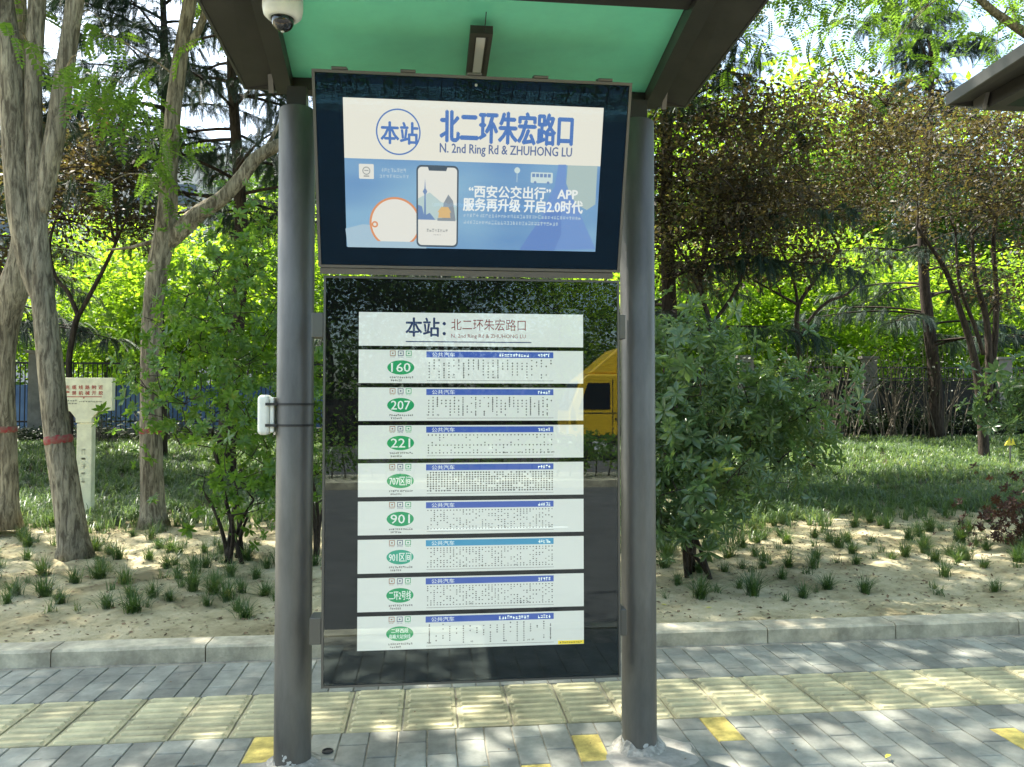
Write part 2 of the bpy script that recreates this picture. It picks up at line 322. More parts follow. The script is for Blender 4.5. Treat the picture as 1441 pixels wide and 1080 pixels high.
def mk_frond(n=8, L=1., leaf=.24, droop=.35):
    P, D, sc = [], [], []
    for i in range(n):
        y = L * (i + 1) / (n + .3); z = -droop * y * y
        for sx in (-1, 1): P.append((0, y, z)); D.append((sx * 1., .55, -.15)); sc.append(leaf * (1 - .35 * abs(i - n * .4) / n))
    P.append((0, L, -droop * L * L)); D.append((0, 1, -droop)); sc.append(leaf)
    V, Fc = scatter(*LEAFQ, np.array(P), frames(np.array(D, float)), np.array(sc))
    r = np.array([(-.008, 0, 0), (.008, 0, 0), (.005, L, -droop * L * L), (-.005, L, -droop * L * L)])
    return join([(V, Fc), (r, np.array([(0, 1, 2, 3)]))])
FROND = mk_frond()
def mk_whorl(n=8, tilt=.35):
    D = np.array([(math.cos(a), math.sin(a), tilt + .25 * math.sin(a * 3)) for a in [2 * math.pi * i / n + .2 * math.sin(i * 5) for i in range(n)]])
    D = np.vstack([D, [(.3, .2, 1), (-.3, .1, .9)]]); sc = np.array([1.] * n + [.6, .6]) * (1 - .2 * RNG.random(n + 2))
    return scatter(*LEAF6, D * .05, frames(D), sc), D, sc
WHORL, WH_D, WH_S = mk_whorl()
def mk_spray(n=16, droop=.5):
    P, D, sc = [], [], []
    for i in range(n):
        y = (i + .5) / n; z = -droop * y * y
        for a in (0.3, 2.0, 3.0, 4.4, 5.6): P.append((0, y, z)); D.append((math.cos(a), .8, math.sin(a) * .8)); sc.append(.17)
    t = (np.array([(0, 0, 0), (.09, .5, 0), (0, 1, 0), (-.09, .5, 0)]), np.array([(0, 1, 2, 3)]))
    V, Fc = scatter(*t, np.array(P, float), frames(np.array(D, float)), np.array(sc))
    r = np.array([(-.012, 0, 0), (.012, 0, 0), (.006, 1, -droop), (-.006, 1, -droop)])
    return join([(V, Fc), (r, np.array([(0, 1, 2, 3)]))])
SPRAY = mk_spray()
def rdir(n, zb=0., flat=1.):
    d = RNG.normal(size=(n, 3)); d[:, 2] = d[:, 2] * flat + zb; return d / np.linalg.norm(d, axis=1, keepdims=True)
def clumps(cen, spread, n, tmpl, size, zb=-.1, flat=.7, var=.35, outward=None):
    """n templates round each clump centre"""
    cen = np.asarray(cen, float); k = len(cen); idx = np.repeat(np.arange(k), n); N = len(idx)
    sp = np.asarray(spread, float); sp = np.full(k, float(sp)) if sp.ndim == 0 else sp
    off = RNG.normal(size=(N, 3)) * sp[idx][:, None] * [1, 1, .62]
    P = cen[idx] + off; D = rdir(N, zb, flat) + (off / (sp[idx][:, None] + 1e-6)) * .35
    sc = size * (1 - var + 2 * var * RNG.random(N)) ; R = frames(D, RNG.normal(size=N) * .7)
    return scatter(*tmpl, P, R, sc)
def curve_pts(a, b, bend, n=7):
    a, b, bend = Vector(a), Vector(b), Vector(bend); m = (a + b) / 2 + bend
    return [a * (1 - t) ** 2 + m * 2 * t * (1 - t) + b * t * t for t in [i / (n - 1) for i in range(n)]]
def limbs(mb, starts, cen, r0=.05, sides=5, frac=.5, bend=.25):
    """limbs from the nearest start point below each clump centre"""
    sp = [Vector(p) for p in starts]; order = sorted(range(len(cen)), key=lambda i: min((Vector(cen[i]) - q).length for q in sp)); grown = [(q, r0) for q in sp]
    for i in order:
        c = Vector(cen[i]); q, rq = min(grown, key=lambda g: (c - g[0]).length + (1.2 if g[0].z > c.z else 0)); L = (c - q).length
        r = max(.006, rq * .72); pts = curve_pts(q, c, Vector((random.uniform(-1, 1), random.uniform(-1, 1), random.uniform(-.3, .7))) * L * bend * .5, 6)
        mb.tube(pts, [r * (1 - .55 * t / 5) for t in range(6)], sides, caps=False)
        grown.append((pts[3], r * .75)); grown.append((pts[5], r * .5))
def ellipsoid_centers(n, c, rad, hollow=.35):
    d = rdir(n); r = (hollow + (1 - hollow) * RNG.random(n)) ** (1 / 2.2); p = d * r[:, None] * np.array(rad); return p + np.array(c)
def copy_thing(o, loc, rotz=0, label=None, scale=None):
    c = o.copy(); COL.objects.link(c); c.location = loc; c.rotation_euler = (0, 0, rotz)
    if label: c['label'] = label
    if scale: c.scale = scale
    for ch in o.children:
        d = ch.copy(); COL.objects.link(d); d.parent = c
        for g in ch.children: e = g.copy(); COL.objects.link(e); e.parent = d
    return c

# ================================================================== THE GROUND
def grid_sheet(name, xs, ys, zf, m):
    X, Y = np.meshgrid(xs, ys); Z = zf(X, Y); V = np.stack([X, Y, Z], -1).reshape(-1, 3); nx, ny = len(xs), len(ys)
    i = np.arange(ny - 1)[:, None] * nx + np.arange(nx - 1)[None]; Fc = np.stack([i, i + 1, i + nx + 1, i + nx], -1).reshape(-1, 4)
    return put(name, npmesh(name, V, Fc, m, True))
xs = np.concatenate([np.arange(-60, -7, 1.5), np.arange(-7, 9, .035), np.arange(9, 70, 1.5)])
ys = np.concatenate([np.arange(5.40, 11, .035), np.arange(11, 26, .35), np.arange(26, 140, 4)])
struct(grid_sheet('soil_ground', xs, ys, lambda x, y: gh(x, np.minimum(y, 23.)), 'soil'))
# pavement: bedding sheet with the pavers as parts
mb = MB(); mb.add([(-60, 1.35, -.008), (70, 1.35, -.008), (70, 5.19, -.008), (-60, 5.19, -.008)], [(0, 1, 2, 3)])
pav = struct(mb.build('pavement', 'grout'))
U_ = .1425; T_ = .285
def paver_mesh(nm, lx, ly, m):
    b = MB(); b.chbox((.003, .003, -.03), (lx - .003, ly - .003, 0), .0035); return b.mesh(nm, [m])
PVM = paver_mesh('paver', U_, T_, 'paver'); PVMh = paver_mesh('half_paver', U_, U_, 'paver'); PVY = paver_mesh('yellow_paver', U_, T_, 'paver_y'); PVYh = paver_mesh('yellow_half_paver', U_, U_, 'paver_y')
yellow_px = [(1005, 1021), (372, 1041), (828, 1056), (1432, 1078), (1437, 1043)]
yel = [floor_pt(*p) for p in yellow_px]
spots = []; Y0, Y1 = 3.985, 4.555
lx0 = -6.0
for r in range(-3, 0):      # in front of the tactile strip
    for c in range(int((-3.4 - lx0) / U_), int((4.3 - lx0) / U_)):
        x = lx0 + c * U_; y = Y0 + r * T_ + (.5 * T_ if c % 2 else 0)
        if y + T_ > Y0 + .01: y = Y0 - T_ * .5; spots.append((x, y, U_, c, 'h')); continue
        if y < 3.2: continue
        spots.append((x, y, T_, c, 'f'))
for c in range(int((-3.9 - lx0) / U_), int((4.9 - lx0) / U_)):
    x = lx0 + c * U_; y = Y1 + .005
    if c % 2: spots.append((x, y, U_, c, 'h')); y += T_ * .5
    while y + T_ < 5.20: spots.append((x, y, T_, c, 'f')); y += T_
    if y + U_ < 5.20: spots.append((x, y, U_, c, 'h'))
seen = []
ok = []
for s in spots:
    x, y, l, c, k = s
    hit = any(x <= q.x < x + U_ and y <= q.y < y + l for q in yel) or (y < 3.3 and -.42 < x < .62)
    ok.append((s, hit))
def vis(x, y):
    p = Vector((x, y, 0)) - EYE; d = p.dot(_F); return CX + F * p.dot(_R) / d, CY - F * p.dot(_U) / d
far_p = MB(); cnt = 0
for (x, y, l, c, k), hit in ok:
    u, v = vis(x + .07, y + l / 2)
    me = {('f', 0): PVM, ('h', 0): PVMh, ('f', 1): PVY, ('h', 1): PVYh}[(k, int(hit))]
    if (-30 < u < 1475 and v < 1110 and cnt < 298):
        o = put('paver', me, pav, loc=(x, y, random.uniform(-.0015, .0012))); o.rotation_euler = (random.gauss(0, .003), random.gauss(0, .004), random.gauss(0, .006)); cnt += 1
    else: far_p.chbox((x + .003, y + .003, -.03), (x + U_ - .003, y + l - .003, 0), .0035)
for c in range(int((-14 - lx0) / U_), int((14 - lx0) / U_)):
    x = lx0 + c * U_; out = not (-3.4 < x < 4.3)
    for r in range(-9, 0):
        y = Y0 + r * T_ + (.5 * T_ if c % 2 else 0)
        if y + T_ > Y0 + .01 or y < 1.5: continue
        if y > 3.19 and not out: continue
        far_p.chbox((x + .003, y + .003, -.03), (x + U_ - .003, y + T_ - .003, 0), .0035)
    if not (-3.9 < x < 4.9): far_p.chbox((x + .003, Y1 + .008, -.03), (x + U_ - .003, Y1 + T_ + .002, 0), .0035); far_p.chbox((x + .003, Y1 + T_ + .008, -.03), (x + U_ - .003, Y1 + 2 * T_ + .002, 0), .0035)
stuff(far_p.build('outlying_pavers', 'paver', pav))
# tactile tiles, four ribs each
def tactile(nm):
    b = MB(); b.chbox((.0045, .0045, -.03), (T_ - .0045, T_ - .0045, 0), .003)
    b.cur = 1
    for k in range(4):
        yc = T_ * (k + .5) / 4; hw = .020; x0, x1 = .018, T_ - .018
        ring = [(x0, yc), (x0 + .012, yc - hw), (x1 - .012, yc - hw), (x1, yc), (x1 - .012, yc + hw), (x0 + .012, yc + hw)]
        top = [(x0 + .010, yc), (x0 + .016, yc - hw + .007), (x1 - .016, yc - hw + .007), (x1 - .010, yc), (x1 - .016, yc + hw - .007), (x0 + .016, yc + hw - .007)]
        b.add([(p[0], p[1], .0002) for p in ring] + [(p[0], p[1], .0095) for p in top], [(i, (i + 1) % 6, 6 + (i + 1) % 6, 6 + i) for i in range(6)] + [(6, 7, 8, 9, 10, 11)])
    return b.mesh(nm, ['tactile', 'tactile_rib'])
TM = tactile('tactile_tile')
x_joint = floor_pt(190 / 2.88, 1048).x
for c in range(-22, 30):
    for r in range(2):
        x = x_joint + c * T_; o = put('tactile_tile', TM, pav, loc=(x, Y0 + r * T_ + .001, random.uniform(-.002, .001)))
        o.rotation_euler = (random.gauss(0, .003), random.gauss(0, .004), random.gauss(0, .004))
# cement round the pole feet
def blob(name, c, rx, ry, z, m, parent, seed):
    b = MB(); n = 28; pts = []
    for k in range(n):
        th = 2 * math.pi * k / n; r = 1 + .35 * (float(vnoise(math.cos(th) * 2 + seed, math.sin(th) * 2)) - .5) * 2
        pts.append((c[0] + rx * r * math.cos(th), c[1] + ry * r * math.sin(th)))
    inner = [((p[0] - c[0]) * .8 + c[0], (p[1] - c[1]) * .8 + c[1], z) for p in pts]
    b.add([(p[0], p[1], -.004) for p in pts] + inner, [(i, (i + 1) % n, n + (i + 1) % n, n + i) for i in range(n)] + [tuple(range(n, 2 * n))])
    return b.build(name, m, parent, True)
PL, PR = (-.632, 3.686), (1.004, 3.675)
blob('cement_patch', (1.03, 3.60), .24, .20, .004, 'cement', pav, 3); blob('cement_patch', (-.60, 3.60), .22, .14, .004, 'cement', pav, 9)
blob('cement_patch', (-.40, 3.50), .20, .12, .0035, 'cement', pav, 19)
hp = floor_pt(461, 1059); b = MB(); b.lathe([(0, .0005), (.021, .0005), (.021, .0062), (.026, .0062), (.028, 0)], 18, (hp.x, hp.y, .0046)); b.build('anchor_hole', 'rubber', pav)
hp = floor_pt(1092, 1030); blob('mortar_splash', (hp.x, hp.y), .055, .028, .0045, 'plaster', pav, 31)
# kerb towards the planting
kb = struct(put('kerb', None)); xk = floor_pt(76, 934).x
for k in range(-26, 34):
    b = MB(); L = .945; j = lambda a=.002: random.uniform(-a, a); x0 = xk + k * L + .004; x1 = x0 + L - .008
    n = 6; V = []; zt = .097 + j(.003)
    for i in range(n + 1):
        x = x0 + (x1 - x0) * i / n; ch = .012 + abs(j(.006)); e = j(.0022)
        V += [(x, 5.19 + e, -.05), (x, 5.192 + e, zt - ch), (x, 5.192 + ch + e, zt + j(.001)), (x, 5.385, zt + j(.001)), (x, 5.40, zt - .015), (x, 5.41, 0)]
    fs = []
    for i in range(n):
        for q in range(5): a = i * 6 + q; fs.append((a, a + 6, a + 7, a + 1))
    fs += [tuple(range(6)), tuple(range(n * 6, n * 6 + 6))[::-1]]
    b.add(V, fs); b.build('kerb_stone', 'kerb', kb)
# road side, behind the photographer
b = MB(); b.box((-60, 1.20, -.25), (70, 1.345, .002)); struct(b.build('road_kerb', 'kerb'))
b = MB(); b.add([(-70, -30, -.15), (80, -30, -.15), (80, 1.25, -.15), (-70, 1.25, -.15)], [(0, 1, 2, 3)]); struct(b.build('road', 'asphalt'))
b = MB(); b.add([(-70, .74, -.146), (80, .74, -.146), (80, .89, -.146), (-70, .89, -.146)], [(0, 1, 2, 3)]); struct(b.build('yellow_edge_line', 'road_yellow'))
b = MB()
for k in range(-16, 18): b.add([(k * 4, -4.3, -.146), (k * 4 + 2, -4.3, -.146), (k * 4 + 2, -4.15, -.146), (k * 4, -4.15, -.146)], [(0, 1, 2, 3)])
struct(b.build('lane_dashes', 'road_white'))
b = MB(); b.box((-60, -11.6, -.2), (70, -9.6, .0)); struct(b.build('median_kerb', 'kerb'))
b = MB(); b.add([(-90, -90, -.2), (90, -90, -.2), (90, -29.9, -.05), (-90, -29.9, -.05)], [(0, 1, 2, 3)]); struct(b.build('far_verge', 'soil'))

# ================================================================== BUS SHELTER
sh = thing('bus_shelter', 'dark metal bus shelter with two grey posts and green underside of the roof', 'bus shelter', (.186, 3.68, 0))
I = Matrix.Translation((-.186, -3.68, 0))
def rel(o): o.matrix_parent_inverse = I; return o
def shp(b, name, m, smooth=False, par=sh): o = b.build(name, m, par, smooth); return rel(o) if par is sh else o
for i, (x, y) in enumerate((PL, PR)):
    b = MB(); b.lathe([(0, .0), (.084, .0), (.084, .02), (.084, 3.035), (.080, 3.041), (0, 3.041)], 48, (x, y, 0)); o = shp(b, 'post', 'pole_chip', True)
    md = o.modifiers.new('es', 'EDGE_SPLIT'); md.split_angle = .6
    b = MB(); b.box((x - .045, y - .03, 3.04), (x + .045, y + .03, 3.145)); shp(b, 'post_neck', 'dark_metal')
    b = MB(); n = 22; rr = [(.094 + .016 * float(vnoise(k * .5, i * 7., 3)), .012 + .045 * float(vnoise(k * .45, i * 5., 4))) for k in range(n)]
    V = [(x + r * math.cos(2 * math.pi * k / n) * 1.25, y + r * math.sin(2 * math.pi * k / n) * 1.25, .001) for k, (r, h) in enumerate(rr)]
    V += [(x + .0865 * math.cos(2 * math.pi * k / n), y + .0865 * math.sin(2 * math.pi * k / n), h * (1.2 if i else .5)) for k, (r, h) in enumerate(rr)]
    b.add(V, [(k, (k + 1) % n, n + (k + 1) % n, n + k) for k in range(n)]); shp(b, 'mortar_collar', 'plaster', False)
t1 = math.radians(2.5)
def RF(x, s, dz=0, t=t1): return (x, 3.95 - s * math.cos(t), 3.235 + s * math.sin(t) + dz)
def roof(parent_make, XL, XR):
    mk = parent_make; D = 1.75
    R = lambda x, s, dz: RF(x, s, dz)
    xm = (XL + XR) / 2
    Q = lambda x, s, dz: RF(x + (.068 if x < xm else -.062) * s / .94, s, dz)
    b = MB(); b.box((XL + .012, .012, .052), (XR - .012, D - .012, .061), R); mk(b, 'roof_sheet', 'brown_metal')
    b = MB()      # rim
    b.box((XL, 0, 0), (XL + .012, D, .062), R); b.box((XR - .012, 0, 0), (XR, D, .062), R); b.box((XL + .012, 0, 0), (XR - .012, .012, .062), R); b.box((XL + .012, D - .012, 0), (XR - .012, D, .062), R)
    mk(b, 'roof_rim', 'frame_metal')
    for sx in (1, -1):   # wide dark side plates that slope up to the rim
        a = XL + .013 if sx > 0 else XR - .013; e = XL + .165 if sx > 0 else XR - .165
        b = MB(); V = [R(a, .013, .004), R(a, D - .013, .004), Q(e, D - .013, .030), Q(e, .013, .030), R(a, .013, .012), R(a, D - .013, .012), Q(e, D - .013, .038), Q(e, .013, .038)]
        b.add(V, [(0, 1, 2, 3), (4, 7, 6, 5), (0, 4, 5, 1), (3, 2, 6, 7), (0, 3, 7, 4), (1, 5, 6, 2)]); mk(b, 'side_plate', 'brown_metal')
        x0, x1 = (XL + .168, XL + .245) if sx > 0 else (XR - .245, XR - .168)
        b = MB(); b.box((x0, .10, -.045), (x1, D - .03, .05), Q); mk(b, 'side_beam', 'dark_metal')
        b = MB(); xb = (x0 + x1) / 2 - sx * .055
        b.add([R(xb - .012, .097, -.055), R(xb + .012, .097, -.055), R(xb + .012, .03, -.02), R(xb - .012, .03, -.02), R(xb - .012, .13, .03), R(xb + .012, .13, .03), R(xb + .012, .03, .03), R(xb - .012, .03, .03)],
                      [(0, 3, 2, 1), (4, 5, 6, 7), (0, 1, 5, 4), (1, 2, 6, 5), (2, 3, 7, 6), (3, 0, 4, 7)]); mk(b, 'beam_end_bracket', 'pole')
    b = MB(); b.box((XL + .17, .035, -.03), (XR - .17, .098, .05), R); mk(b, 'rear_beam', 'dark_metal')
    b = MB(); b.box((XL + .247, .94, -.012), (XR - .247, 1.08, .05), Q); mk(b, 'middle_beam', 'dark_metal')
    G = lambda x, s, dz: (x, 3.95 - s, 3.243 + (s - .1) * .105 + dz)
    b = MB(); b.box((XL + .247, .100, 0), (XR - .247, .938, .006), lambda x, s, dz: Q(x, s, dz + .028)); mk(b, 'soffit_panel', 'green')
    b = MB(); b.box((XL + .247, 1.083, 0), (XR - .247, D - .03, .006), lambda x, s, dz: Q(x, s, dz + .028)); mk(b, 'soffit_panel', 'green')
roof(lambda b, n, m: shp(b, n, m), -.9385, 1.350)
# the neighbouring shelter, only its roof corner shows
pn = at(1331, 145, 3.95); dx = pn.x - (-.9385)
sh2 = thing('bus_shelter', 'roof corner of the next bus shelter at the right edge, dark underside', 'bus shelter', (dx + 1.0, 3.68, 0)); I2 = Matrix.Translation((-dx - 1.0, -3.68, 0))
def shp2(b, n, m):
    o = b.build(n, m, sh2); o.matrix_parent_inverse = I2
    if not n.startswith('post'): o.location.z = .072
    return o
roof(shp2, pn.x, pn.x + 4.2)
for x in (pn.x + .85, pn.x + 3.4):
    b = MB(); b.lathe([(0, 0), (.084, 0), (.084, 3.04), (0, 3.04)], 32, (x, 3.68, 0)); shp2(b, 'post', 'pole'); b = MB(); b.box((x - .04, 3.65, 3.04), (x + .04, 3.71, 3.2)); shp2(b, 'post_neck', 'dark_metal')

# strip light under the roof
q = at(667, 107, 3.8); lt = thing('strip_light', 'narrow tube light in a dark channel under the green roof', 'strip light', (q.x, 3.5, 3.22))
def ltr(x, y, z): return (x, y, z + (-y) * math.sin(t1))
b = MB(); b.box((-.048, -.29, -.012), (-.030, .30, .022), ltr); b.box((.030, -.29, -.012), (.048, .30, .022), ltr); b.box((-.030, -.29, -.002), (.030, .30, .022), ltr); b.box((-.030, -.29, -.012), (.030, -.255, -.002), ltr); b.build('housing', 'dark_metal', lt)
b = MB(); b.box((-.020, -.25, -.010), (.020, .285, -.0025), ltr); bevel(b.build('diffuser', 'diffuser', lt), .003)
b = MB(); b.tube([(.01, -.29, .01), (.012, -.34, .02), (.010, -.42, .026)], [.002] * 3, 6); b.build('cable', 'rubber', lt)
# dome camera
q = at(398, 6, 3.02); dc = thing('dome_camera', 'white dome security camera hanging under the roof', 'security camera', (q.x, 3.02, 3.245))
b = MB(); b.lathe([(0, 0), (.072, 0), (.076, -.006), (.077, -.06), (.072, -.085), (.058, -.098), (.046, -.102), (.044, -.096), (0, -.096)], 40); b.build('housing', 'white_plastic', dc, True)
b = MB(); b.lathe([(.0425, -.098)] + [(.0425 * math.cos(a), -.108 - .040 * math.sin(a)) for a in [i * math.pi / 2 / 8 for i in range(9)]], 32); b.build('dome', 'black_gloss', dc, True)
b = MB(); b.lathe([(0, .024), (.04, .024), (.04, 0.0005), (0, .0005)], 24); b.build('mount', 'white_plastic', dc, True)
b = MB(); b.lathe([(0, -.152), (.006, -.151), (.007, -.149)], 12); b.build('lens_cap', 'white_plastic', dc, True)

# small white box strapped to the left post
q0 = at(368, 556, 3.68); q1 = at(393, 612, 3.68)
wb = thing('wall_box', 'small white plastic box strapped to the outside of the left post', 'box', (PL[0] - .084, 3.68, (q0.z + q1.z) / 2))
hz = (q0.z - q1.z) / 2; wx = .078
b = MB(); b.box((-wx, -.05, -hz), (-.024, .05, hz)); o = bevel(b.build('cover', 'white_plastic', wb), .02, 5)
b = MB(); b.box((-.022, -.040, -hz * .88), (-.004, .040, hz * .88)); bevel(b.build('back_plate', 'white_plastic', wb), .006, 3)
for py in (569, 599):
    z = at(415, py, 3.6).z - wb.location.z; b = MB(); n = 36
    ring = [(.084 + .0875 * math.cos(2 * math.pi * k / n), .006 + .0875 * math.sin(2 * math.pi * k / n)) for k in range(n)]
    V = [(x, y, z - .005) for x, y in ring] + [(x, y, z + .005) for x, y in ring]; b.add(V, [(k, (k + 1) % n, n + (k + 1) % n, n + k) for k in range(n)])
    b.box((-.04, -.052, z - .006), (.01, -.046, z + .006)); b.build('strap', 'rubber', wb)

# ================================================================== LETTERING TOOLS
_txt = {}
def text_mesh(body, bold=0., squeeze=False):
    key = (body, bold)
    if key not in _txt:
        c = bpy.data.curves.new('lettering', 'FONT'); c.body = body; c.offset = bold; c.resolution_u = 2
        o = bpy.data.objects.new('lettering', c); COL.objects.link(o); bpy.context.view_layer.update()
        dg = bpy.context.evaluated_depsgraph_get(); me = bpy.data.meshes.new_from_object(o.evaluated_get(dg))
        V = [v.co.copy() for v in me.vertices]; Fs = [tuple(p.vertices) for p in me.polygons]
        COL.objects.unlink(o); bpy.data.objects.remove(o); bpy.data.meshes.remove(me); bpy.data.curves.remove(c)
        x0, x1 = min(v.x for v in V), max(v.x for v in V); y0, y1 = min(v.y for v in V), max(v.y for v in V)
        _txt[key] = ([((v.x - x0) / (x1 - x0), (v.y - y0) / (y1 - y0)) for v in V], Fs)
    return _txt[key]
class Flat(MB):
    """flat print laid on a plane; local x to the right, z up, y towards the viewer is negative"""
    def text(s, body, x0, z0, x1, z1, y, bold=0.):
        V, Fs = text_mesh(body, 0.); h = (z1 - z0) * bold * 1.1
        for k, (a, c) in enumerate(((0, 0),) if not bold else ((-1, 0), (1, 0), (0, 1), (0, -1))):
            s.add([(x0 + (x1 - x0) * u + a * h, y - k * .00012, z0 + (z1 - z0) * v + c * h * .8) for u, v in V], Fs)
        return s
    def quad(s, x0, z0, x1, z1, y): return s.add([(x0, y, z0), (x1, y, z0), (x1, y, z1), (x0, y, z1)], [(0, 1, 2, 3)])
    def poly(s, pts, y): return s.add([(p[0], y, p[1]) for p in pts], [tuple(range(len(pts)))])
    def ell(s, cx, cz, rx, rz, y, n=36): return s.poly([(cx + rx * math.cos(2 * math.pi * k / n), cz + rz * math.sin(2 * math.pi * k / n)) for k in range(n)], y)
    def ring(s, cx, cz, r0, r1, y, n=48, asp=1.):
        V = [(cx + r * math.cos(2 * math.pi * k / n), y, cz + asp * r * math.sin(2 * math.pi * k / n)) for r in (r0, r1) for k in range(n)]
        return s.add(V, [(k, (k + 1) % n, n + (k + 1) % n, n + k) for k in range(n)])
    def marks(s, x0, z0, x1, z1, y, n, seed=0):   # row of tiny illegible characters
        rr = random.Random(seed); w_ = (x1 - x0) / n; h = z1 - z0
        for i in range(n):
            a = x0 + i * w_
            for k in range(4):
                if rr.random() < .5: zz = z0 + h * rr.random() * .85; s.quad(a + w_ * .08, zz, a + w_ * .82, zz + h * .15, y)
                else: xx = a + w_ * (.08 + .6 * rr.random()); s.quad(xx, z0 + h * .05, xx + w_ * .15, z0 + h * rr.uniform(.6, 1), y)
def ink(name, c, em=0., rough=.6): 
    M[name] = mat(name, c, rough, emit=c if em else None, es=em); return name
def roundrect(x0, z0, x1, z1, r, n=6):
    P = []
    for cx_, cz_, a0 in ((x1 - r, z1 - r, 0), (x0 + r, z1 - r, 90), (x0 + r, z0 + r, 180), (x1 - r, z0 + r, 270)):
        for k in range(n + 1): a = math.radians(a0 + 90 * k / n); P.append((cx_ + r * math.cos(a), cz_ + r * math.sin(a)))
    return P

# ================================================================== UPPER DISPLAY
top, bot = at(665, 107, 3.23), at(660, 380, 3.47); tl = (Vector((0, top.y - bot.y, top.z - bot.z))).length; ta = math.atan2(bot.y - top.y, top.z - bot.z)
XC = .183
ds = thing('display_screen', 'wide tilted digital screen showing the stop name above an app advert', 'screen', (XC, 3.47, bot.z), (ta, 0, 0))
dm = Matrix.Translation(ds.location) @ Euler((ta, 0, 0)).to_matrix().to_4x4(); dmi = dm.inverted()
def on_plane(px, py, mi):
    o = mi @ EYE; d = mi.to_3x3() @ ray(px, py); t = -o.y / d.y; p = o + d * t; return p.x, p.z
DP = lambda px, py: on_plane(px, py, dmi)
HW = .681
b = MB(); b.box((-HW, .012, 0), (HW, .10, tl)); bevel(b.build('casing', 'frame_metal', ds), .006)
b = MB(); e = .012
b.box((-HW, -.004, 0), (-HW + e, .011, tl)); b.box((HW - e, -.004, 0), (HW, .011, tl)); b.box((-HW + e, -.004, 0), (HW - e, .011, e)); b.box((-HW + e, -.004, tl - e), (HW - e, .011, tl))
b.build('frame', 'frame_metal', ds)
M['bezel'] = mat('navy_black_bezel', (.0015, .007, .015), .5, spec=.1)
b = MB(); b.box((-HW + e + .001, .004, e + .001), (HW - e - .001, .0115, tl - e - .001)); b.build('bezel', 'bezel', ds)
b = MB(); b.add([(-HW + e + .001, -.001, e + .001), (HW - e - .001, -.001, e + .001), (HW - e - .001, -.001, tl - e - .001), (-HW + e + .001, -.001, tl - e - .001)], [(0, 1, 2, 3)]); b.build('glass_pane', 'screen_glass', ds)
for px in (477, 574, 668, 762, 853):
    x, z = DP(px, 100); b = MB(); b.box((x - .032, .0, tl + .001), (x + .032, .06, tl + .014)); bevel(b.build('hinge_clip', 'frame_metal', ds), .003)
x, z = DP(670, 120); b = Flat(); b.ell(x, z, .006, .006, .002, 16); b.build('sensor_dot', 'white_plastic', ds)
b = MB(); b.box((-HW + .005, .0, -.030), (HW - .03, .05, -.004)); b.build('lower_trim', 'frame_metal', ds)
# the lit picture; sizes read on the real plane of the screen
sc_tl, sc_tr, sc_bl, sc_br = DP(480, 138), DP(852, 151), DP(490, 348), DP(836, 354)
SX0, SX1 = (sc_tl[0] + sc_bl[0]) / 2, (sc_tr[0] + sc_br[0]) / 2; SZ0, SZ1 = (sc_bl[1] + sc_br[1]) / 2, (sc_tl[1] + sc_tr[1]) / 2
SE = .235
def scr(name, c): M[name] = mat(name, (.02, .02, .02), .5, emit=c, es=SE); return name
scr('s_white', (.83, .82, .70)); scr('s_blue_text', (.075, .19, .50)); scr('s_txt_white', (.86, .90, .86)); scr('s_dark', (.06, .09, .12)); scr('s_orange', (.75, .30, .12))
scr('s_paper', (.80, .80, .72)); scr('s_pale', (.42, .60, .66)); scr('s_tower', (.16, .27, .48)); scr('s_hill', (.50, .64, .62)); scr('s_bldg', (.26, .30, .33)); scr('s_gold', (.72, .48, .20))
scr('s_sil1', (.13, .25, .56)); scr('s_sil2', (.17, .31, .62)); scr('s_sand', (.43, .55, .52)); scr('s_soft', (.48, .62, .72)); scr('s_faint', (.40, .56, .66)); scr('s_grey', (.30, .32, .30))
m, t, bs = nmat('s_blue_sky'); N, L = t.nodes, t.links; tc = N.new('ShaderNodeTexCoord'); mp = N.new('ShaderNodeMapping'); L.new(tc.outputs['Generated'], mp.inputs[0]); g = N.new('ShaderNodeTexNoise'); g.inputs['Scale'].default_value = 2.2; g.inputs['Detail'].default_value = 1
L.new(mp.outputs[0], g.inputs[0]); r = N.new('ShaderNodeValToRGB'); r.color_ramp.elements[0].position = .35; r.color_ramp.elements[0].color = (.14, .30, .55, 1); r.color_ramp.elements[1].position = .65; r.color_ramp.elements[1].color = (.25, .46, .64, 1)
L.new(g.outputs[0], r.inputs[0]); L.new(r.outputs[0], bs.inputs['Emission Color']); bs.inputs['Emission Strength'].default_value = SE; bs.inputs['Base Color'].default_value = (.02, .02, .02, 1); M['s_sky'] = m
zm = SZ0 + (SZ1 - SZ0) * .605
pic = Flat(); pic.quad(SX0, zm, SX1, SZ1, .0036); picw = pic.build('name_banner', 's_white', ds)
b = Flat(); b.quad(SX0, SZ0, SX1, zm, .0036); adv = b.build('advert', 's_sky', ds)
def bb(x0, y0, x1, y1): a = DP(x0, y0); c = DP(x1, y1); d_ = DP(x0, y1); e_ = DP(x1, y0); return (a[0] + d_[0]) / 2, (c[1] + d_[1]) / 2, (c[0] + e_[0]) / 2, (a[1] + e_[1]) / 2
Yt = .0028
b = Flat(); x, z = DP(560.5, 186); R_ = (DP(592, 186)[0] - DP(529, 186)[0]) / 2; b.ring(x, z, R_ - .006, R_, Yt, 60); b.text('本站', *bb(536, 172, 588, 203), Yt, .025)
b.text('北二环朱宏路口', *bb(620, 158, 806, 203), Yt, .03); b.build('stop_name_lettering', 's_blue_text', picw)
b = Flat(); b.text('N. 2nd Ring Rd & ZHUHONG LU', *bb(619, 205, 805, 222), Yt, .018); b.build('stop_name_lettering', 's_grey_blue' if 's_grey_blue' in M else scr('s_grey_blue', (.12, .17, .33)), picw)
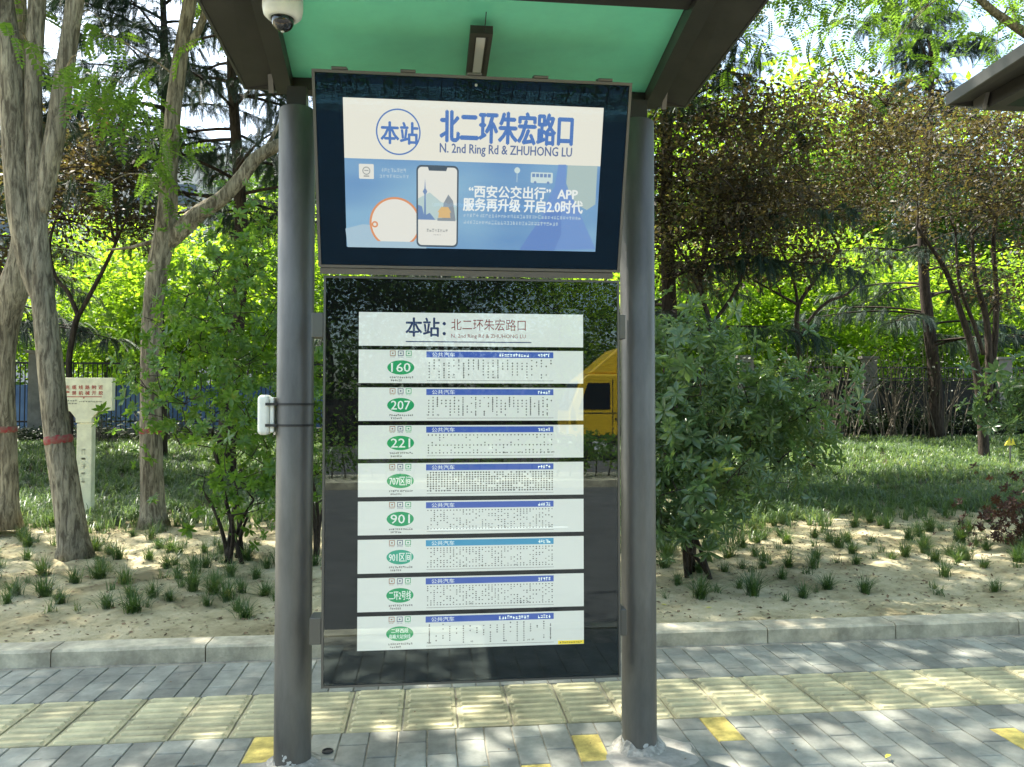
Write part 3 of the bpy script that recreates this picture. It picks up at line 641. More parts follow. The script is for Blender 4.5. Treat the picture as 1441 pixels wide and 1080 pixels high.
b = Flat(); b.poly([DP(*p) for p in ((799, 233), (841, 234), (838, 288), (826, 296), (806, 285), (797, 258))], .0033); b.build('pale_patch', 's_sand', adv)  # pale yellowish area of the advert picture
b = Flat(); b.poly([DP(*p) for p in ((786, 232), (797, 232), (796, 262), (812, 290), (838, 351), (775, 352), (762, 300), (781, 262))], .0031); b.build('skyline', 's_sil2', adv)
b = Flat(); b.poly([DP(*p) for p in ((768, 300), (790, 290), (790, 330), (780, 353), (731, 352), (748, 326))], .0029); b.build('skyline', 's_sil1', adv)
b = Flat(); b.poly([DP(*p) for p in ((486, 322), (510, 316), (600, 322), (600, 350), (489, 348))], .0033); b.build('foreground_band', 's_faint', adv)
b = Flat(); b.text('“西安公交出行”  APP', *bb(660, 263, 813, 280), Yt - .0006, .03); b.text('服务再升级 开启2.0时代', *bb(652, 281, 820, 299), Yt - .0006, .03)
b.build('advert_lettering', 's_txt_white', adv); b = Flat(); b.marks(*bb(652, 302.5, 818, 308), Yt - .0006, 38, 3); b.marks(*bb(652, 311.5, 786, 317), Yt - .0006, 31, 4); b.build('small_print', 's_soft', adv); b = Flat(); b.marks(*bb(536, 237, 572, 243), Yt - .0006, 8, 5); b.marks(*bb(534, 246, 576, 251), Yt - .0006, 9, 6); b.build('icon_lettering', 's_soft', adv)
b = Flat(); b.poly(roundrect(*bb(505, 231, 526, 252), .004), Yt); b.build('app_icon', 's_paper', adv)
b = Flat(); a = bb(505, 231, 526, 252); cxi, czi = (a[0] + a[2]) / 2, (a[1] + a[3]) / 2; b.ring(cxi, czi + .003, .013, .017, Yt - .0005, 24); b.quad(cxi - .009, czi + .002, cxi + .009, czi + .006, Yt - .0005); b.quad(cxi - .012, czi - .022, cxi + .012, czi - .017, Yt - .0005); b.build('icon_mark', 's_grey', adv)
b = Flat(); x, z = DP(728, 240); b.ring(x, z, .0, .013, Yt, 20); b.quad(x - .0012, z - .05, x + .0012, z - .013, Yt); a = bb(747, 243, 778, 258); b.poly(roundrect(*a, .005), Yt); b.build('bus_and_stop_drawing', 's_pale2' if 's_pale2' in M else scr('s_pale2', (.62, .75, .74)), adv)
b = Flat(); 
for k in range(5): b.quad(a[0] + .006 + k * .0175, (a[1] + a[3]) / 2 + .002, a[0] + .019 + k * .0175, a[3] - .006, Yt - .0005)
b.ell(a[0] + .02, a[1] + .002, .006, .006, Yt - .0005, 12); b.ell(a[2] - .02, a[1] + .002, .006, .006, Yt - .0005, 12); b.build('bus_windows_drawing', 's_tower', adv)
# round badge, left without its code square
b = Flat(); a = bb(520, 280, 592, 348); cxb, czb = (a[0] + a[2]) / 2, (a[1] + a[3]) / 2; rb = (a[2] - a[0]) / 2
arc = lambda r: [(cxb + r * math.cos(t_), max(czb + r * math.sin(t_), czb - rb * .72)) for t_ in [2 * math.pi * k / 48 for k in range(48)]]
b.poly(arc(rb), .0026); b.build('round_badge_rim', 's_orange', adv); b = Flat(); b.poly(arc(rb * .92), .0021); b.build('round_badge', 's_paper', adv)
x, z = DP(527.5, 316); b = Flat(); b.ring(x, z, .007, .014, .0016, 20); b.build('badge_knob', 's_orange', adv)
# phone drawing
b = Flat(); a = bb(586, 233, 645, 348); b.poly(roundrect(*a, .022), .0016); b.build('phone_outline', 's_dark', adv)
b = Flat(); pa = (a[0] + .007, a[1] + .008, a[2] - .007, a[3] - .008); b.poly(roundrect(*pa, .017), .0011); b.build('phone_face', 's_paper', adv)
pw, ph = pa[2] - pa[0], pa[3] - pa[1]; PX = lambda u, v: (pa[0] + pw * u, pa[1] + ph * v); yy = .0007
b = Flat(); b.poly([PX(.25, 1), PX(.75, 1), PX(.72, .955), PX(.28, .955)], yy); b.build('phone_notch', 's_dark', adv)
b = Flat(); b.poly([PX(0, .33), PX(1, .33), PX(1, .52), PX(.6, .56), PX(.3, .68), PX(0, .60)], yy); b.build('phone_hills', 's_hill', adv)
b = Flat(); b.poly([PX(.15, .33), PX(.165, .65), PX(.12, .69), PX(.165, .73), PX(.18, .86), PX(.195, .73), PX(.24, .69), PX(.195, .65), PX(.21, .33)], .0003); b.poly([PX(.0, .33), PX(.0, .52), PX(.1, .5), PX(.16, .38), PX(.3, .42), PX(.45, .33)], .0003); b.build('phone_tower', 's_tower', adv)
b = Flat(); b.poly([PX(.62, .34), PX(.66, .55), PX(.78, .66), PX(.9, .58), PX(.97, .34)], .0003); b.quad(*PX(.5, .32), *PX(.97, .355), .0001); b.build('phone_building', 's_bldg', adv)
b = Flat(); b.poly([PX(.52, .36), PX(.54, .43), PX(.50, .43), PX(.60, .50), PX(.78, .50), PX(.86, .43), PX(.82, .43), PX(.84, .36)], -.0001); b.build('phone_gate', 's_gold', adv)
b = Flat(); b.marks(*(PX(.22, .17) + PX(.78, .215)), yy, 8, 8); b.marks(*(PX(.4, .13) + PX(.6, .145)), yy, 5, 9); b.build('phone_lettering', 's_grey', adv)

# ================================================================== LOWER TIMETABLE BOARD
YB = 3.50; lt_, rt_ = at(453.5, 700, YB).x, at(872.5, 700, YB).x; zt, zb_ = at(452, 388, YB).z, at(450, 969, YB).z
tb = thing('timetable_board', 'tall glass fronted board listing eight bus routes in white strips', 'notice board', ((lt_ + rt_) / 2, YB, zb_))
tm = Matrix.Translation(tb.location); tmi = tm.inverted(); BP = lambda px, py: on_plane(px, py, tmi); BW = (rt_ - lt_) / 2; BH = zt - zb_
b = MB(); b.box((-BW, .012, 0), (BW, .095, BH)); bevel(b.build('casing', 'dark_metal', tb), .004)
b = MB(); e = .010; b.box((-BW, -.004, 0), (-BW + e, .0115, BH)); b.box((BW - e, -.004, 0), (BW, .0115, BH)); b.box((-BW + e, -.004, 0), (BW - e, .0115, e)); b.box((-BW + e, -.004, BH - e), (BW - e, .0115, BH)); b.build('frame', 'frame_metal', tb)
b = MB(); b.box((-BW + e + .001, .008, e + .001), (BW - e - .001, .0118, BH - e - .001)); b.build('backing', 'black', tb)
b = MB(); b.add([(-BW + e + .001, -.001, e + .001), (BW - e - .001, -.001, e + .001), (BW - e - .001, -.001, BH - e - .001), (-BW + e + .001, -.001, BH - e - .001)], [(0, 1, 2, 3)]); b.build('glass_pane', 'glass', tb)
for px, py0, py1 in ((445, 440, 475), (445, 870, 908), (874, 443, 477), (875, 858, 895)):
    x, z0 = BP(px, py1); _, z1 = BP(px, py0); sx = -1 if px < 660 else 1
    b = MB(); xa, xb = (-BW - .052, -BW - .001) if sx < 0 else (BW + .001, BW + .030); b.box((xa, .0, z0), (xb, .10, z1)); bevel(b.build('side_bracket', 'frame_metal', tb), .003)
PE = .18  # slight glow put into paper and inks to brighten the strips
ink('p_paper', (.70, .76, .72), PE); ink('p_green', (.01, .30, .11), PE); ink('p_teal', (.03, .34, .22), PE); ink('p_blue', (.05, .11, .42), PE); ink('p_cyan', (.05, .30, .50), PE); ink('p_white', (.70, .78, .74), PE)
ink('p_black', (.07, .075, .08)); ink('p_red', (.50, .06, .07)); ink('p_navy', (.05, .09, .30)); ink('p_orange', (.55, .20, .08)); ink('p_yellow', (.80, .66, .04), .2)  # sticker yellow also given a glow to brighten it
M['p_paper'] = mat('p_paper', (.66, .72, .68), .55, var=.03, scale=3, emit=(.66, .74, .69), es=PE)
xl, xr = BP(503.5, 700)[0], BP(821.5, 700)[0]
zr = lambda px, y: BP(px, y)[1]
yl = .0066; pitch_t, pitch_b = zr(505, 492), zr(505, 869); st = (pitch_t - pitch_b) / 7; hs = zr(505, 492) - zr(505, 539.2)
# title
z1, z0 = zr(505, 439), zr(505, 486.5); ts = MB(); ts.box((xl, yl, z0), (xr, yl + .0012, z1)); tts = ts.build('title_strip', 'p_paper', tb)
def bx(x0, y0, x1, y1): a = BP(x0, y0); c = BP(x1, y1); return a[0], c[1], c[0], a[1]
b = Flat(); b.text('本站：', *bx(571, 447, 627, 474), yl - .0006, .02); b.quad(*bx(571, 480, 748, 483), yl - .0006); b.build('title_lettering', 'p_navy', tts)
b = Flat(); b.text('北二环朱宏路口', *bx(635, 448.5, 740, 466), yl - .0006, .0); b.text('N. 2nd Ring Rd & ZHUHONG LU', *bx(635, 470, 740, 478), yl - .0006, .0); b.build('title_lettering', 'p_red', tts)
X = lambda px: BP(px, 516)[0]; zz0 = zr(505, 492); mpp = hs / 47.2
routes = [('160', None, 'p_blue', 26, 0), ('207', None, 'p_blue', 30, 0), ('221', None, 'p_blue', 34, 1), ('707区间', None, 'p_blue', 46, 2), ('901', None, 'p_blue', 40, 3), ('901区间', None, 'p_cyan', 40, 3), ('二环2号线', None, 'p_blue', 40, 3), ('二环西段', '高峰大站快线', 'p_blue', 19, 4)]
for i, (num, num2, band, ncol, style) in enumerate(routes):
    top_z = pitch_t - i * st; Z = lambda py: top_z - (py - 492) * mpp
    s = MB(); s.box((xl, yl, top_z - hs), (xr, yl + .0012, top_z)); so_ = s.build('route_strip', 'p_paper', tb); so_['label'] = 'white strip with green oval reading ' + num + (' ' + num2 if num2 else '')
    y1_ = yl - .0005; y2_ = yl - .0010
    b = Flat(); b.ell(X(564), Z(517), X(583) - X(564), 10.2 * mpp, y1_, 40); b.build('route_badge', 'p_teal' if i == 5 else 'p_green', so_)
    b = Flat(); bw = 13.5 if len(num) <= 3 else 15.5
    if num2: b.text(num, X(552), Z(516), X(576), Z(509.5), y2_, .01); b.text(num2, X(549), Z(524), X(579), Z(517.5), y2_, .01)
    else: b.text(num, X(564 - bw), Z(523.3), X(564 + bw), Z(510.7), y2_, .012)
    b.build('route_number', 'p_white', so_)
    b = Flat(); b.quad(X(600), Z(502.6), X(779), Z(494), y1_); b.build('header_band', band, so_)
    b = Flat(); b.text('公共汽车', X(608), Z(501.6), X(640), Z(495.2), y2_, .01); b.marks(X(757), Z(501.2), X(775), Z(496), y2_, 5, i)
    if i in (0, 7): b.marks(X(702), Z(501.2), X(745), Z(496), y2_, 11, i + 20)
    b.build('header_lettering', 'p_white', so_)
    for k, c in enumerate(('p_orange', 'p_navy', 'p_green')):
        b = Flat(); x0, x1 = X(548.5 + k * 11.3), X(556.5 + k * 11.3); za, zc = Z(500.6), Z(493.2); th = .0028
        b.quad(x0, za, x1, za + th, y1_); b.quad(x0, zc - th, x1, zc, y1_); b.quad(x0, za + th, x0 + th, zc - th, y1_); b.quad(x1 - th, za + th, x1, zc - th, y1_); b.quad(x0 + .009, (za + zc) / 2 - .003, x1 - .009, (za + zc) / 2 + .003, y1_); b.marks(x0, za - .007, x1, za - .003, y1_, 4, k)
        b.build('icon_square', c, so_)
    rr = random.Random(40 + i); b = Flat(); xa, xb = X(600.5), X(779); za, zc = Z(533), Z(504.2); cw = (xb - xa) / ncol; H = zc - za
    rows = {0: 7, 1: 8, 2: 9, 3: 10, 4: 9}[style]; rh = H / rows; dot = min(cw * .52, .0058)
    for c in range(ncol):
        xx = xa + (c + .5) * cw; st_r, en_r = 0, rows - 1; step = 1
        if style in (0, 4): st_r = rr.choice([0, 0, 0, 1]); en_r = rr.choice([rows - 1, rows - 1, rows - 2, rows // 2]); dens = rr.choice([1, .9, .55]) ; step = rr.choice([1, 1, 1, .6])
        for q in range(int((rows) / step)):
            zq = zc - (q * step + .5) * rh
            if zq < za + rh * .3: break
            if style in (0, 4):
                if q * step < st_r or q * step > en_r or rr.random() > dens: continue
            elif style == 1:
                if not (q in (0, rows // 2, rows - 1) or rr.random() < .22): continue
            elif style == 2:
                if rr.random() < .10: continue
            else:
                if rr.random() < .52 and q not in (0, rows - 1): continue
            w2 = dot * rr.uniform(.75, 1.1) / 2 * (1.35 if style == 2 else 1.05); h2 = min(rh * (.38 if style == 2 else .32), .0046)
            b.quad(xx - w2, zq - h2 * .5, xx + w2, zq + h2 * .5, y1_)
            if rr.random() < .75: b.quad(xx - w2 * .35, zq - h2, xx + w2 * .35, zq + h2, y1_ - .0002)
    b.quad(X(601), Z(535.6), X(779), Z(535.2), y1_); b.marks(X(548), Z(532.6), X(582), Z(529.6), y1_, 12, i); b.marks(X(550), Z(536.8), X(566), Z(533.8), y1_, 6, i + 9)
    for k in range(rr.randint(2, 6)): xx = xa + (xb - xa) * rr.random(); b.marks(xx, za + .002, xx + .012, za + .011, y1_, 2, k)
    b.build('stop_table', 'p_black', so_)
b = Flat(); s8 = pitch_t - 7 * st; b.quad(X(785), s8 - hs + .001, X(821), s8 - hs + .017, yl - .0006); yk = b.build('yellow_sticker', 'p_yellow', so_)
b = Flat(); b.marks(X(787), s8 - hs + .005, X(819), s8 - hs + .013, yl - .0012, 10, 77); b.build('sticker_marks', 'p_black', so_)

# ================================================================== TREES NEAR THE PATH
def trunk_path(px_pts, Y, seed=0, n=4):
    P = [at(p[0], p[1], p[2] if len(p) > 2 and p[2] > 3 else Y) for p in px_pts]; out = []
    for i in range(len(P) - 1):
        p0, p1, p2, p3 = P[max(i - 1, 0)], P[i], P[i + 1], P[min(i + 2, len(P) - 1)]
        for k in range(n):
            t = k / n; out.append(.5 * ((2 * p1) + (p2 - p0) * t + (2 * p0 - 5 * p1 + 4 * p2 - p3) * t * t + (3 * p1 - p0 - 3 * p2 + p3) * t ** 3))
    out.append(P[-1]); return out
def rad_path(ws, Y, n=4):
    r = [w_ / 2 / F * Y * .80 for w_ in ws]; out = []
    for i in range(len(r) - 1):
        for k in range(n): out.append(r[i] + (r[i + 1] - r[i]) * k / n)
    return out + [r[-1]]
def world_tube(mb, px, ws, Y, base=False, sides=18, rough=.07):
    P = trunk_path(px, Y); R = rad_path(ws, Y)
    if base:
        P[0] = P[0] - Vector((0, 0, .10)); R[0] *= 1.45; R[1] *= 1.08
    mb.tube(P, R, sides, rough=rough); return P
def canopy_mesh(seed, rad=(3.6, 3.6, 1.7), ncl=95, per=15, size=.32):
    c = ellipsoid_centers(ncl, (0, 0, 0), rad, .15); V, Fc = clumps(c, .42, per, FROND, size, zb=-.35, flat=.6)
    return npmesh('crown', V, Fc, 'locust'), c
CAN, CANc = canopy_mesh(1)
def paint_band(parent, P, R, z, h, nm='paint_band'):
    i = min(range(len(P)), key=lambda k: abs(P[k].z - z)); j = min(i + 1, len(P) - 1); d = (P[j] - P[max(i - 1, 0)]).normalized(); c = P[i] + d * ((z - P[i].z) / d.z)
    b = MB(); r = R[i]; n = 24; V = []
    for lv, rr in ((-1, 1.02), (-.6, 1.10), (.6, 1.10), (1, 1.02)):
        for k in range(n):
            th = 2 * math.pi * k / n; a = d.orthogonal().normalized(); q = d.cross(a); e_ = .012 * (float(vnoise(k * .8, lv * 3 + 9)) - .5)
            V.append(tuple(c + d * (lv * h / 2 + e_) + (a * math.cos(th) + q * math.sin(th)) * r * rr))
    b.add(V, [(l * n + k, l * n + (k + 1) % n, (l + 1) * n + (k + 1) % n, (l + 1) * n + k) for l in range(3) for k in range(n)]); return b.build(nm, 'red_paint', parent, True)
def near_tree(label, Y, stems, crowns, band=None, fronds=None):
    base = at(stems[0][0][0][0], stems[0][0][0][1], Y); base.z = float(gh(base.x, base.y))
    t = thing('tree', label, 'tree', base, group='trees beside the path'); inv = Matrix.Translation(-base)
    tm_ = MB(); first = None
    for px, ws in stems:
        P = world_tube(tm_, px, ws, Y, base=(first is None)); 
        if first is None: first = (P, rad_path(ws, Y))
    # limbs carrying the crown
    for (cx_, cy_, cz_) in crowns:
        for k in range(0, len(CANc), 9):
            c = Vector(CANc[k]) + Vector((cx_, cy_, cz_)); src = min([trunk_path(px, Y)[-1] for px, ws in stems], key=lambda q: (q - c).length)
            pts = curve_pts(src, c, (0, 0, .6), 6); tm_.tube(pts, [.05, .045, .035, .028, .02, .01], 6, caps=False)
    o = tm_.build('trunk', 'bark', t, True); o.matrix_parent_inverse = inv
    for i, (cx_, cy_, cz_) in enumerate(crowns):
        o = put('crown', CAN, t); o.matrix_parent_inverse = inv; o.location = (cx_, cy_, cz_); o.rotation_euler = (0, 0, random.uniform(0, 6))
    if fronds:
        P = np.array([at(x + random.gauss(0, s_), y + random.gauss(0, s_ * .7), yy_ + random.gauss(0, .35)) for x, y, yy_, n_, s_ in fronds for _ in range(n_)])
        D = rdir(len(P), -.55, .5); V, Fc = scatter(*FROND, P, frames(D, RNG.normal(size=len(P)) * .4), .22 + .16 * RNG.random(len(P)))
        o = put('low_fronds', npmesh('low_fronds', V, Fc, 'locust'), t); o.matrix_parent_inverse = inv
        for x, y, yy_, n_, s_ in fronds:
            b = MB(); c = at(x, y, yy_); src = min([q for px, ws in stems for q in trunk_path(px, Y)[6:]], key=lambda q: (q - c).length); b.tube(curve_pts(src, c, (0, 0, .35), 7), [.014, .012, .010, .008, .006, .005, .003], 5, caps=False)
            o = b.build('twig', 'bark', t); o.matrix_parent_inverse = inv
    if band: 
        o = paint_band(t, first[0], first[1], at(*band[0], Y).z, band[1]); o.matrix_parent_inverse = inv
    return t
near_tree('leaning furrowed trunk with red paint band left of the cream sign', 8.3,
          [([(106, 782), (93, 690), (80, 600), (70, 500), (60, 410), (54, 330), (49, 230), (47, 120), (52, 0), (62, -180)], [48, 42, 39, 38, 36, 30, 27, 26, 26, 20]),
           ([(62, 430), (46, 385), (30, 300), (22, 200), (14, 90), (0, -20), (-20, -180)], [28, 34, 39, 40, 39, 36, 28]),
           ([(58, 300), (66, 250), (78, 190), (90, 110), (106, 0), (128, -160)], [22, 30, 30, 29, 28, 18])],
          [(-4.3, 9.0, 9.1), (-6.5, 7.6, 9.2), (-2.2, 7.0, 8.8)], band=((78, 619), .085),
          fronds=[(138, 120, 7.6, 16, 16), (165, 150, 7.7, 18, 18), (190, 130, 7.8, 14, 16), (205, 165, 7.8, 10, 14), (15, 50, 7.6, 10, 14), (150, 45, 8.3, 8, 22), (118, 95, 7.8, 10, 14)])
near_tree('thick furrowed trunk at the left edge, splitting into tall stems', 9.6,
          [([(8, 732), (8, 640), (4, 540), (6, 470), (18, 410), (34, 350), (36, 260), (28, 120), (24, 0), (14, -200)], [38, 33, 33, 40, 48, 40, 34, 30, 26, 20]),
           ([(10, 450), (-14, 380), (-45, 240)], [28, 26, 20])],
          [(-8.4, 11.3, 10.4), (-5.6, 11.6, 10.8)], band=((4, 605), .075))
near_tree('furrowed trunk forking low with a long branch reaching right to the post', 10.0,
          [([(216, 738), (213, 660), (212, 560), (214, 460), (222, 380), (234, 320), (238, 250), (243, 170), (252, 90), (262, 30), (275, -40), (300, -200)], [42, 34, 31, 32, 34, 36, 25, 25, 24, 22, 20, 14]),
           ([(232, 345), (256, 322), (284, 298), (312, 280), (338, 252), (360, 224), (392, 204), (430, 190), (480, 150)], [28, 30, 27, 24, 24, 22, 20, 17, 10]),
           ([(255, 75), (275, 50), (292, 10), (330, -100)], [15, 13, 11, 8]), ([(368, 220), (385, 190), (398, 165)], [9, 6, 3]), ([(255, 330), (225, 337), (185, 348), (150, 352)], [9, 7, 5, 3])],
          [(-2.8, 10.8, 10.2), (0.2, 10.4, 9.8)], band=((213, 607), .07),
          fronds=[(238, 205, 9.6, 12, 12), (215, 245, 9.6, 10, 14), (250, 190, 9.6, 8, 10), (150, 260, 9.7, 8, 14), (225, 255, 9.5, 12, 18), (30, 20, 9, 8, 12), (300, 45, 9.8, 8, 20)])
# trees whose trunks stand behind the screen and beyond the right edge; their crowns roof the path
near_tree('slim furrowed trunk hidden behind the board, feathery crown over the shelter', 9.6,
          [([(660, 730), (655, 560), (662, 380), (660, 180), (670, 0), (690, -220)], [30, 27, 24, 22, 20, 12])],
          [(1.9, 9.6, 8.5), (3.0, 7.4, 9.4)], fronds=[(1075, 25, 9.5, 8, 25), (1130, 60, 9.5, 10, 25), (1010, 100, 9.5, 8, 18)])
near_tree('furrowed trunk beyond the right edge with light feathery leaves at the upper right', 10.0,
          [([(1560, 745), (1552, 560), (1560, 380), (1545, 200), (1500, 90), (1440, 45), (1385, 5), (1330, -60), (1300, -160)], [36, 32, 30, 28, 22, 17, 13, 10, 6])],
          [(8.6, 10.6, 9.6), (5.6, 9.6, 9.0), (9.5, 7.6, 9.4)],
          fronds=[(1180, 30, 10, 12, 32), (1250, 75, 10, 12, 34), (1330, 60, 9.8, 14, 34), (1400, 85, 9.7, 12, 28), (1290, 20, 10, 8, 30), (1220, 110, 10.2, 6, 28), (1430, 30, 9.6, 8, 20), (1120, 90, 10.2, 6, 28)])

# ================================================================== CEDARS
def cedar(seed, h=13., z0=2.6, spread=3.6, levels=15):
    rr = random.Random(seed); tm_ = MB(); n = 16
    P = [Vector((.10 * math.sin(i * .6 + seed), .10 * math.cos(i * .5), h * i / n)) for i in range(n + 1)]; tm_.tube([p - Vector((0, 0, .1 if k == 0 else 0)) for k, p in enumerate(P)], [.165 * (1 - .9 * (i / n)) + .01 for i in range(n + 1)], 12, rough=.05)
    pos, dirs, sc = [], [], []
    for lv in range(levels):
        z = z0 + (h - z0) * (lv / levels) ** 1.0 * .96; ln = spread * (1 - .70 * lv / levels)
        for k in range(rr.randint(3, 4)):
            a = rr.uniform(0, 2 * math.pi); L_ = ln * rr.uniform(.6, 1.1); zz = z + rr.uniform(-.25, .25); base = Vector((0, 0, zz)); tip = Vector((math.cos(a) * L_, math.sin(a) * L_, zz + rr.uniform(-.35, .25)))
            pts = curve_pts(base, tip, (0, 0, .35), 8); tm_.tube(pts, [.035 * (1 - .8 * q / 7) for q in range(8)], 5, caps=False)
            for q in range(2, 8):
                for s_ in (-1, 1):
                    for rep in range(2):
                        side = Vector((-math.sin(a), math.cos(a), 0)) * s_; o_ = pts[q] + (pts[min(q + 1, 7)] - pts[q]) * rr.random(); l2 = .75 * (1 - .45 * q / 7) * rr.uniform(.6, 1.1)
                        d_ = (side * rr.uniform(.6, 1.1) + (tip - base).normalized() * rr.uniform(.2, .8) + Vector((0, 0, rr.uniform(-.35, .1)))).normalized()
                        tm_.tube([o_, o_ + d_ * l2], [.008, .003], 3, caps=False)
                        for w_ in range(4):
                            p = o_ + d_ * l2 * (w_ + .4) / 4; pos.append(p); dd = d_ * .7 + side * rr.uniform(-.7, .7) + Vector((rr.uniform(-.4, .4), rr.uniform(-.4, .4), rr.uniform(-.5, .1))); dirs.append(dd); sc.append(rr.uniform(.24, .42))
    V, Fc = scatter(*SPRAY, np.array(pos), frames(np.array(dirs)), np.array(sc)); return tm_.mesh('trunk', ['bark_dark'], True), npmesh('crown', V, Fc, 'cedar')
CT, CC = cedar(4); CT2, CC2 = cedar(11, z0=5.2, levels=12)
def place_cedar(px, py, Y, label, rz=0, sc=1., ms=None):
    p = at(px, py, Y); p.z = float(gh(p.x, min(Y, 23))); t = thing('cedar_tree', label, 'tree', p, (0, 0, rz), 'cedars behind the path'); t.scale = (sc, sc, sc)
    put('trunk', (ms or (CT, CC))[0], t); put('crown', (ms or (CT, CC))[1], t); return t
place_cedar(327, 600, 14.8, 'dark cedar trunk with drooping needle branches just left of the grey post', 0.5, 1., (CT2, CC2))
place_cedar(942, 600, 14.0, 'dark cedar trunk rising behind the shrub right of the board', 2.2)
place_cedar(222, 600, 18.0, 'cedar standing directly behind the forked trunk, sprays to both sides', 2.9, 1.05, (CT2, CC2))
place_cedar(-60, 600, 19.5, 'broad dark cedar at the left edge behind the furrowed trunks', 4.1, 1.15)
place_cedar(1310, 600, 20.5, 'cedar crown showing blue green between the purple crowns at right', 3.3, 1.1)
place_cedar(620, 600, 19.0, 'cedar hidden behind the screen', 1.3, 1.05)

# ================================================================== PURPLE PLUMS
def plum_tree(label, Y, stems, centers, per=88, spread=.40, size=.10, m='plum', base=None, name='plum_tree', sz2=1, tw=.035):
    b0 = at(stems[0][0][0][0], stems[0][0][0][1], Y); b0.z = float(gh(b0.x, min(b0.y, 23))); t = thing(name, label, 'tree', b0); inv = Matrix.Translation(-b0)
    tm_ = MB(); ends = []; f = True
    for px, ws in stems:
        P = world_tube(tm_, px, ws, Y, base=f, sides=10, rough=.05); f = False; ends += P[len(P) // 2::3] + [P[-1]]
    tm2 = MB(); limbs(tm_, ends, centers, tw * 1.3, 5); o = tm_.build('trunk', 'bark_dark', t, True); o.matrix_parent_inverse = inv
    c0 = np.asarray(centers); c0 = c0[RNG.random(len(c0)) < .85]; sub = np.repeat(c0, 6, axis=0) + RNG.normal(size=(len(c0) * 6, 3)) * [.50, .50, .16]
    for q in sub[::6]: w0 = min(c0, key=lambda g: float(np.sum((g - q) ** 2))); tm2.tube(curve_pts(w0, q, (0, 0, .1), 4), [.014, .011, .008, .005], 4, caps=False)
    for g in c0[::2]: tm2.tube(curve_pts(g + RNG.normal(size=3) * [.6, .6, .2], g + RNG.normal(size=3) * [.6, .6, .2], (0, 0, .12), 5), [.010, .012, .012, .009, .005], 4, caps=False)
    if len(tm2.v): o = stuff(tm2.build('branches', 'bark_dark', t, True)); o.matrix_parent_inverse = inv
    V, Fc = clumps(sub, .17, max(6, per // 5), LEAFQ, size * .92, zb=-.1, flat=.8, var=.5); o = put('crown', npmesh('crown', V, Fc, m), t); o.matrix_parent_inverse = inv; return t
def E_(px0, py0, px1, py1, Y, dep, n, hollow=.2):
    a, b_ = at(px0, py0, Y), at(px1, py1, Y); c = (a + b_) / 2; return ellipsoid_centers(n, c, (abs(a.x - b_.x) / 2, dep, abs(a.z - b_.z) / 2), hollow)
plum_tree('purple leaved plum with two dark trunks at the right of the lawn', 16.5,
          [([(1386, 668), (1384, 620), (1380, 560), (1370, 500), (1352, 440), (1330, 380), (1290, 320)], [22, 18, 17, 13, 11, 9, 5]), ([(1390, 580), (1392, 520), (1388, 450), (1372, 390), (1368, 330)], [15, 13, 11, 8, 4]), ([(1392, 540), (1400, 480), (1402, 410), (1398, 340), (1405, 290)], [13, 11, 9, 7, 4]), ([(1384, 500), (1372, 460), (1350, 400), (1345, 330)], [8, 7, 6, 3])],
          np.vstack([E_(1230, 120, 1480, 330, 16.5, 2.2, 130), E_(1340, 250, 1520, 420, 16, 1.8, 45)]))
plum_tree('purple leaved plum with one slender curved trunk in the middle of the lawn', 15.0,
          [([(1144, 675), (1144, 620), (1140, 560), (1127, 510), (1122, 470), (1124, 430), (1150, 390), (1180, 350)], [10, 9, 9, 9, 10, 8, 6, 4]), ([(1125, 480), (1140, 450), (1165, 425), (1195, 412), (1220, 380)], [7, 6, 6, 5, 3]), ([(1123, 440), (1118, 400), (1095, 340), (1080, 300)], [6, 5, 4, 3])],
          np.vstack([E_(1020, 110, 1290, 330, 15, 2.0, 140), E_(1010, 250, 1180, 400, 14.6, 1.6, 55)]))
plum_tree('purple leaved plum crown close behind the right post', 13.0,
          [([(1010, 690), (1012, 620), (1008, 540), (1000, 460), (985, 390), (1010, 300)], [11, 10, 9, 9, 8, 5]), ([(1000, 460), (1040, 400), (1060, 330), (1065, 290)], [7, 6, 5, 3]), ([(985, 390), (950, 340), (935, 270)], [6, 5, 3])],
          np.vstack([E_(900, 130, 1120, 330, 13, 1.7, 110), E_(900, 260, 1060, 400, 12.8, 1.3, 42)]))
plum_tree('dark plum crown between the two left trunks with a slim forked stem', 15.0,
          [([(98, 640), (99, 560), (97, 510), (105, 460), (112, 440)], [11, 10, 10, 10, 9]), ([(110, 445), (95, 410), (78, 390), (70, 340), (90, 280)], [8, 7, 6, 5, 3]), ([(112, 442), (132, 405), (150, 370), (165, 330), (160, 260)], [8, 7, 6, 5, 3])],
          np.vstack([E_(50, 190, 235, 330, 15, 1.6, 80), E_(-60, 240, 60, 420, 16, 1.6, 35)]), per=75, m='plum')

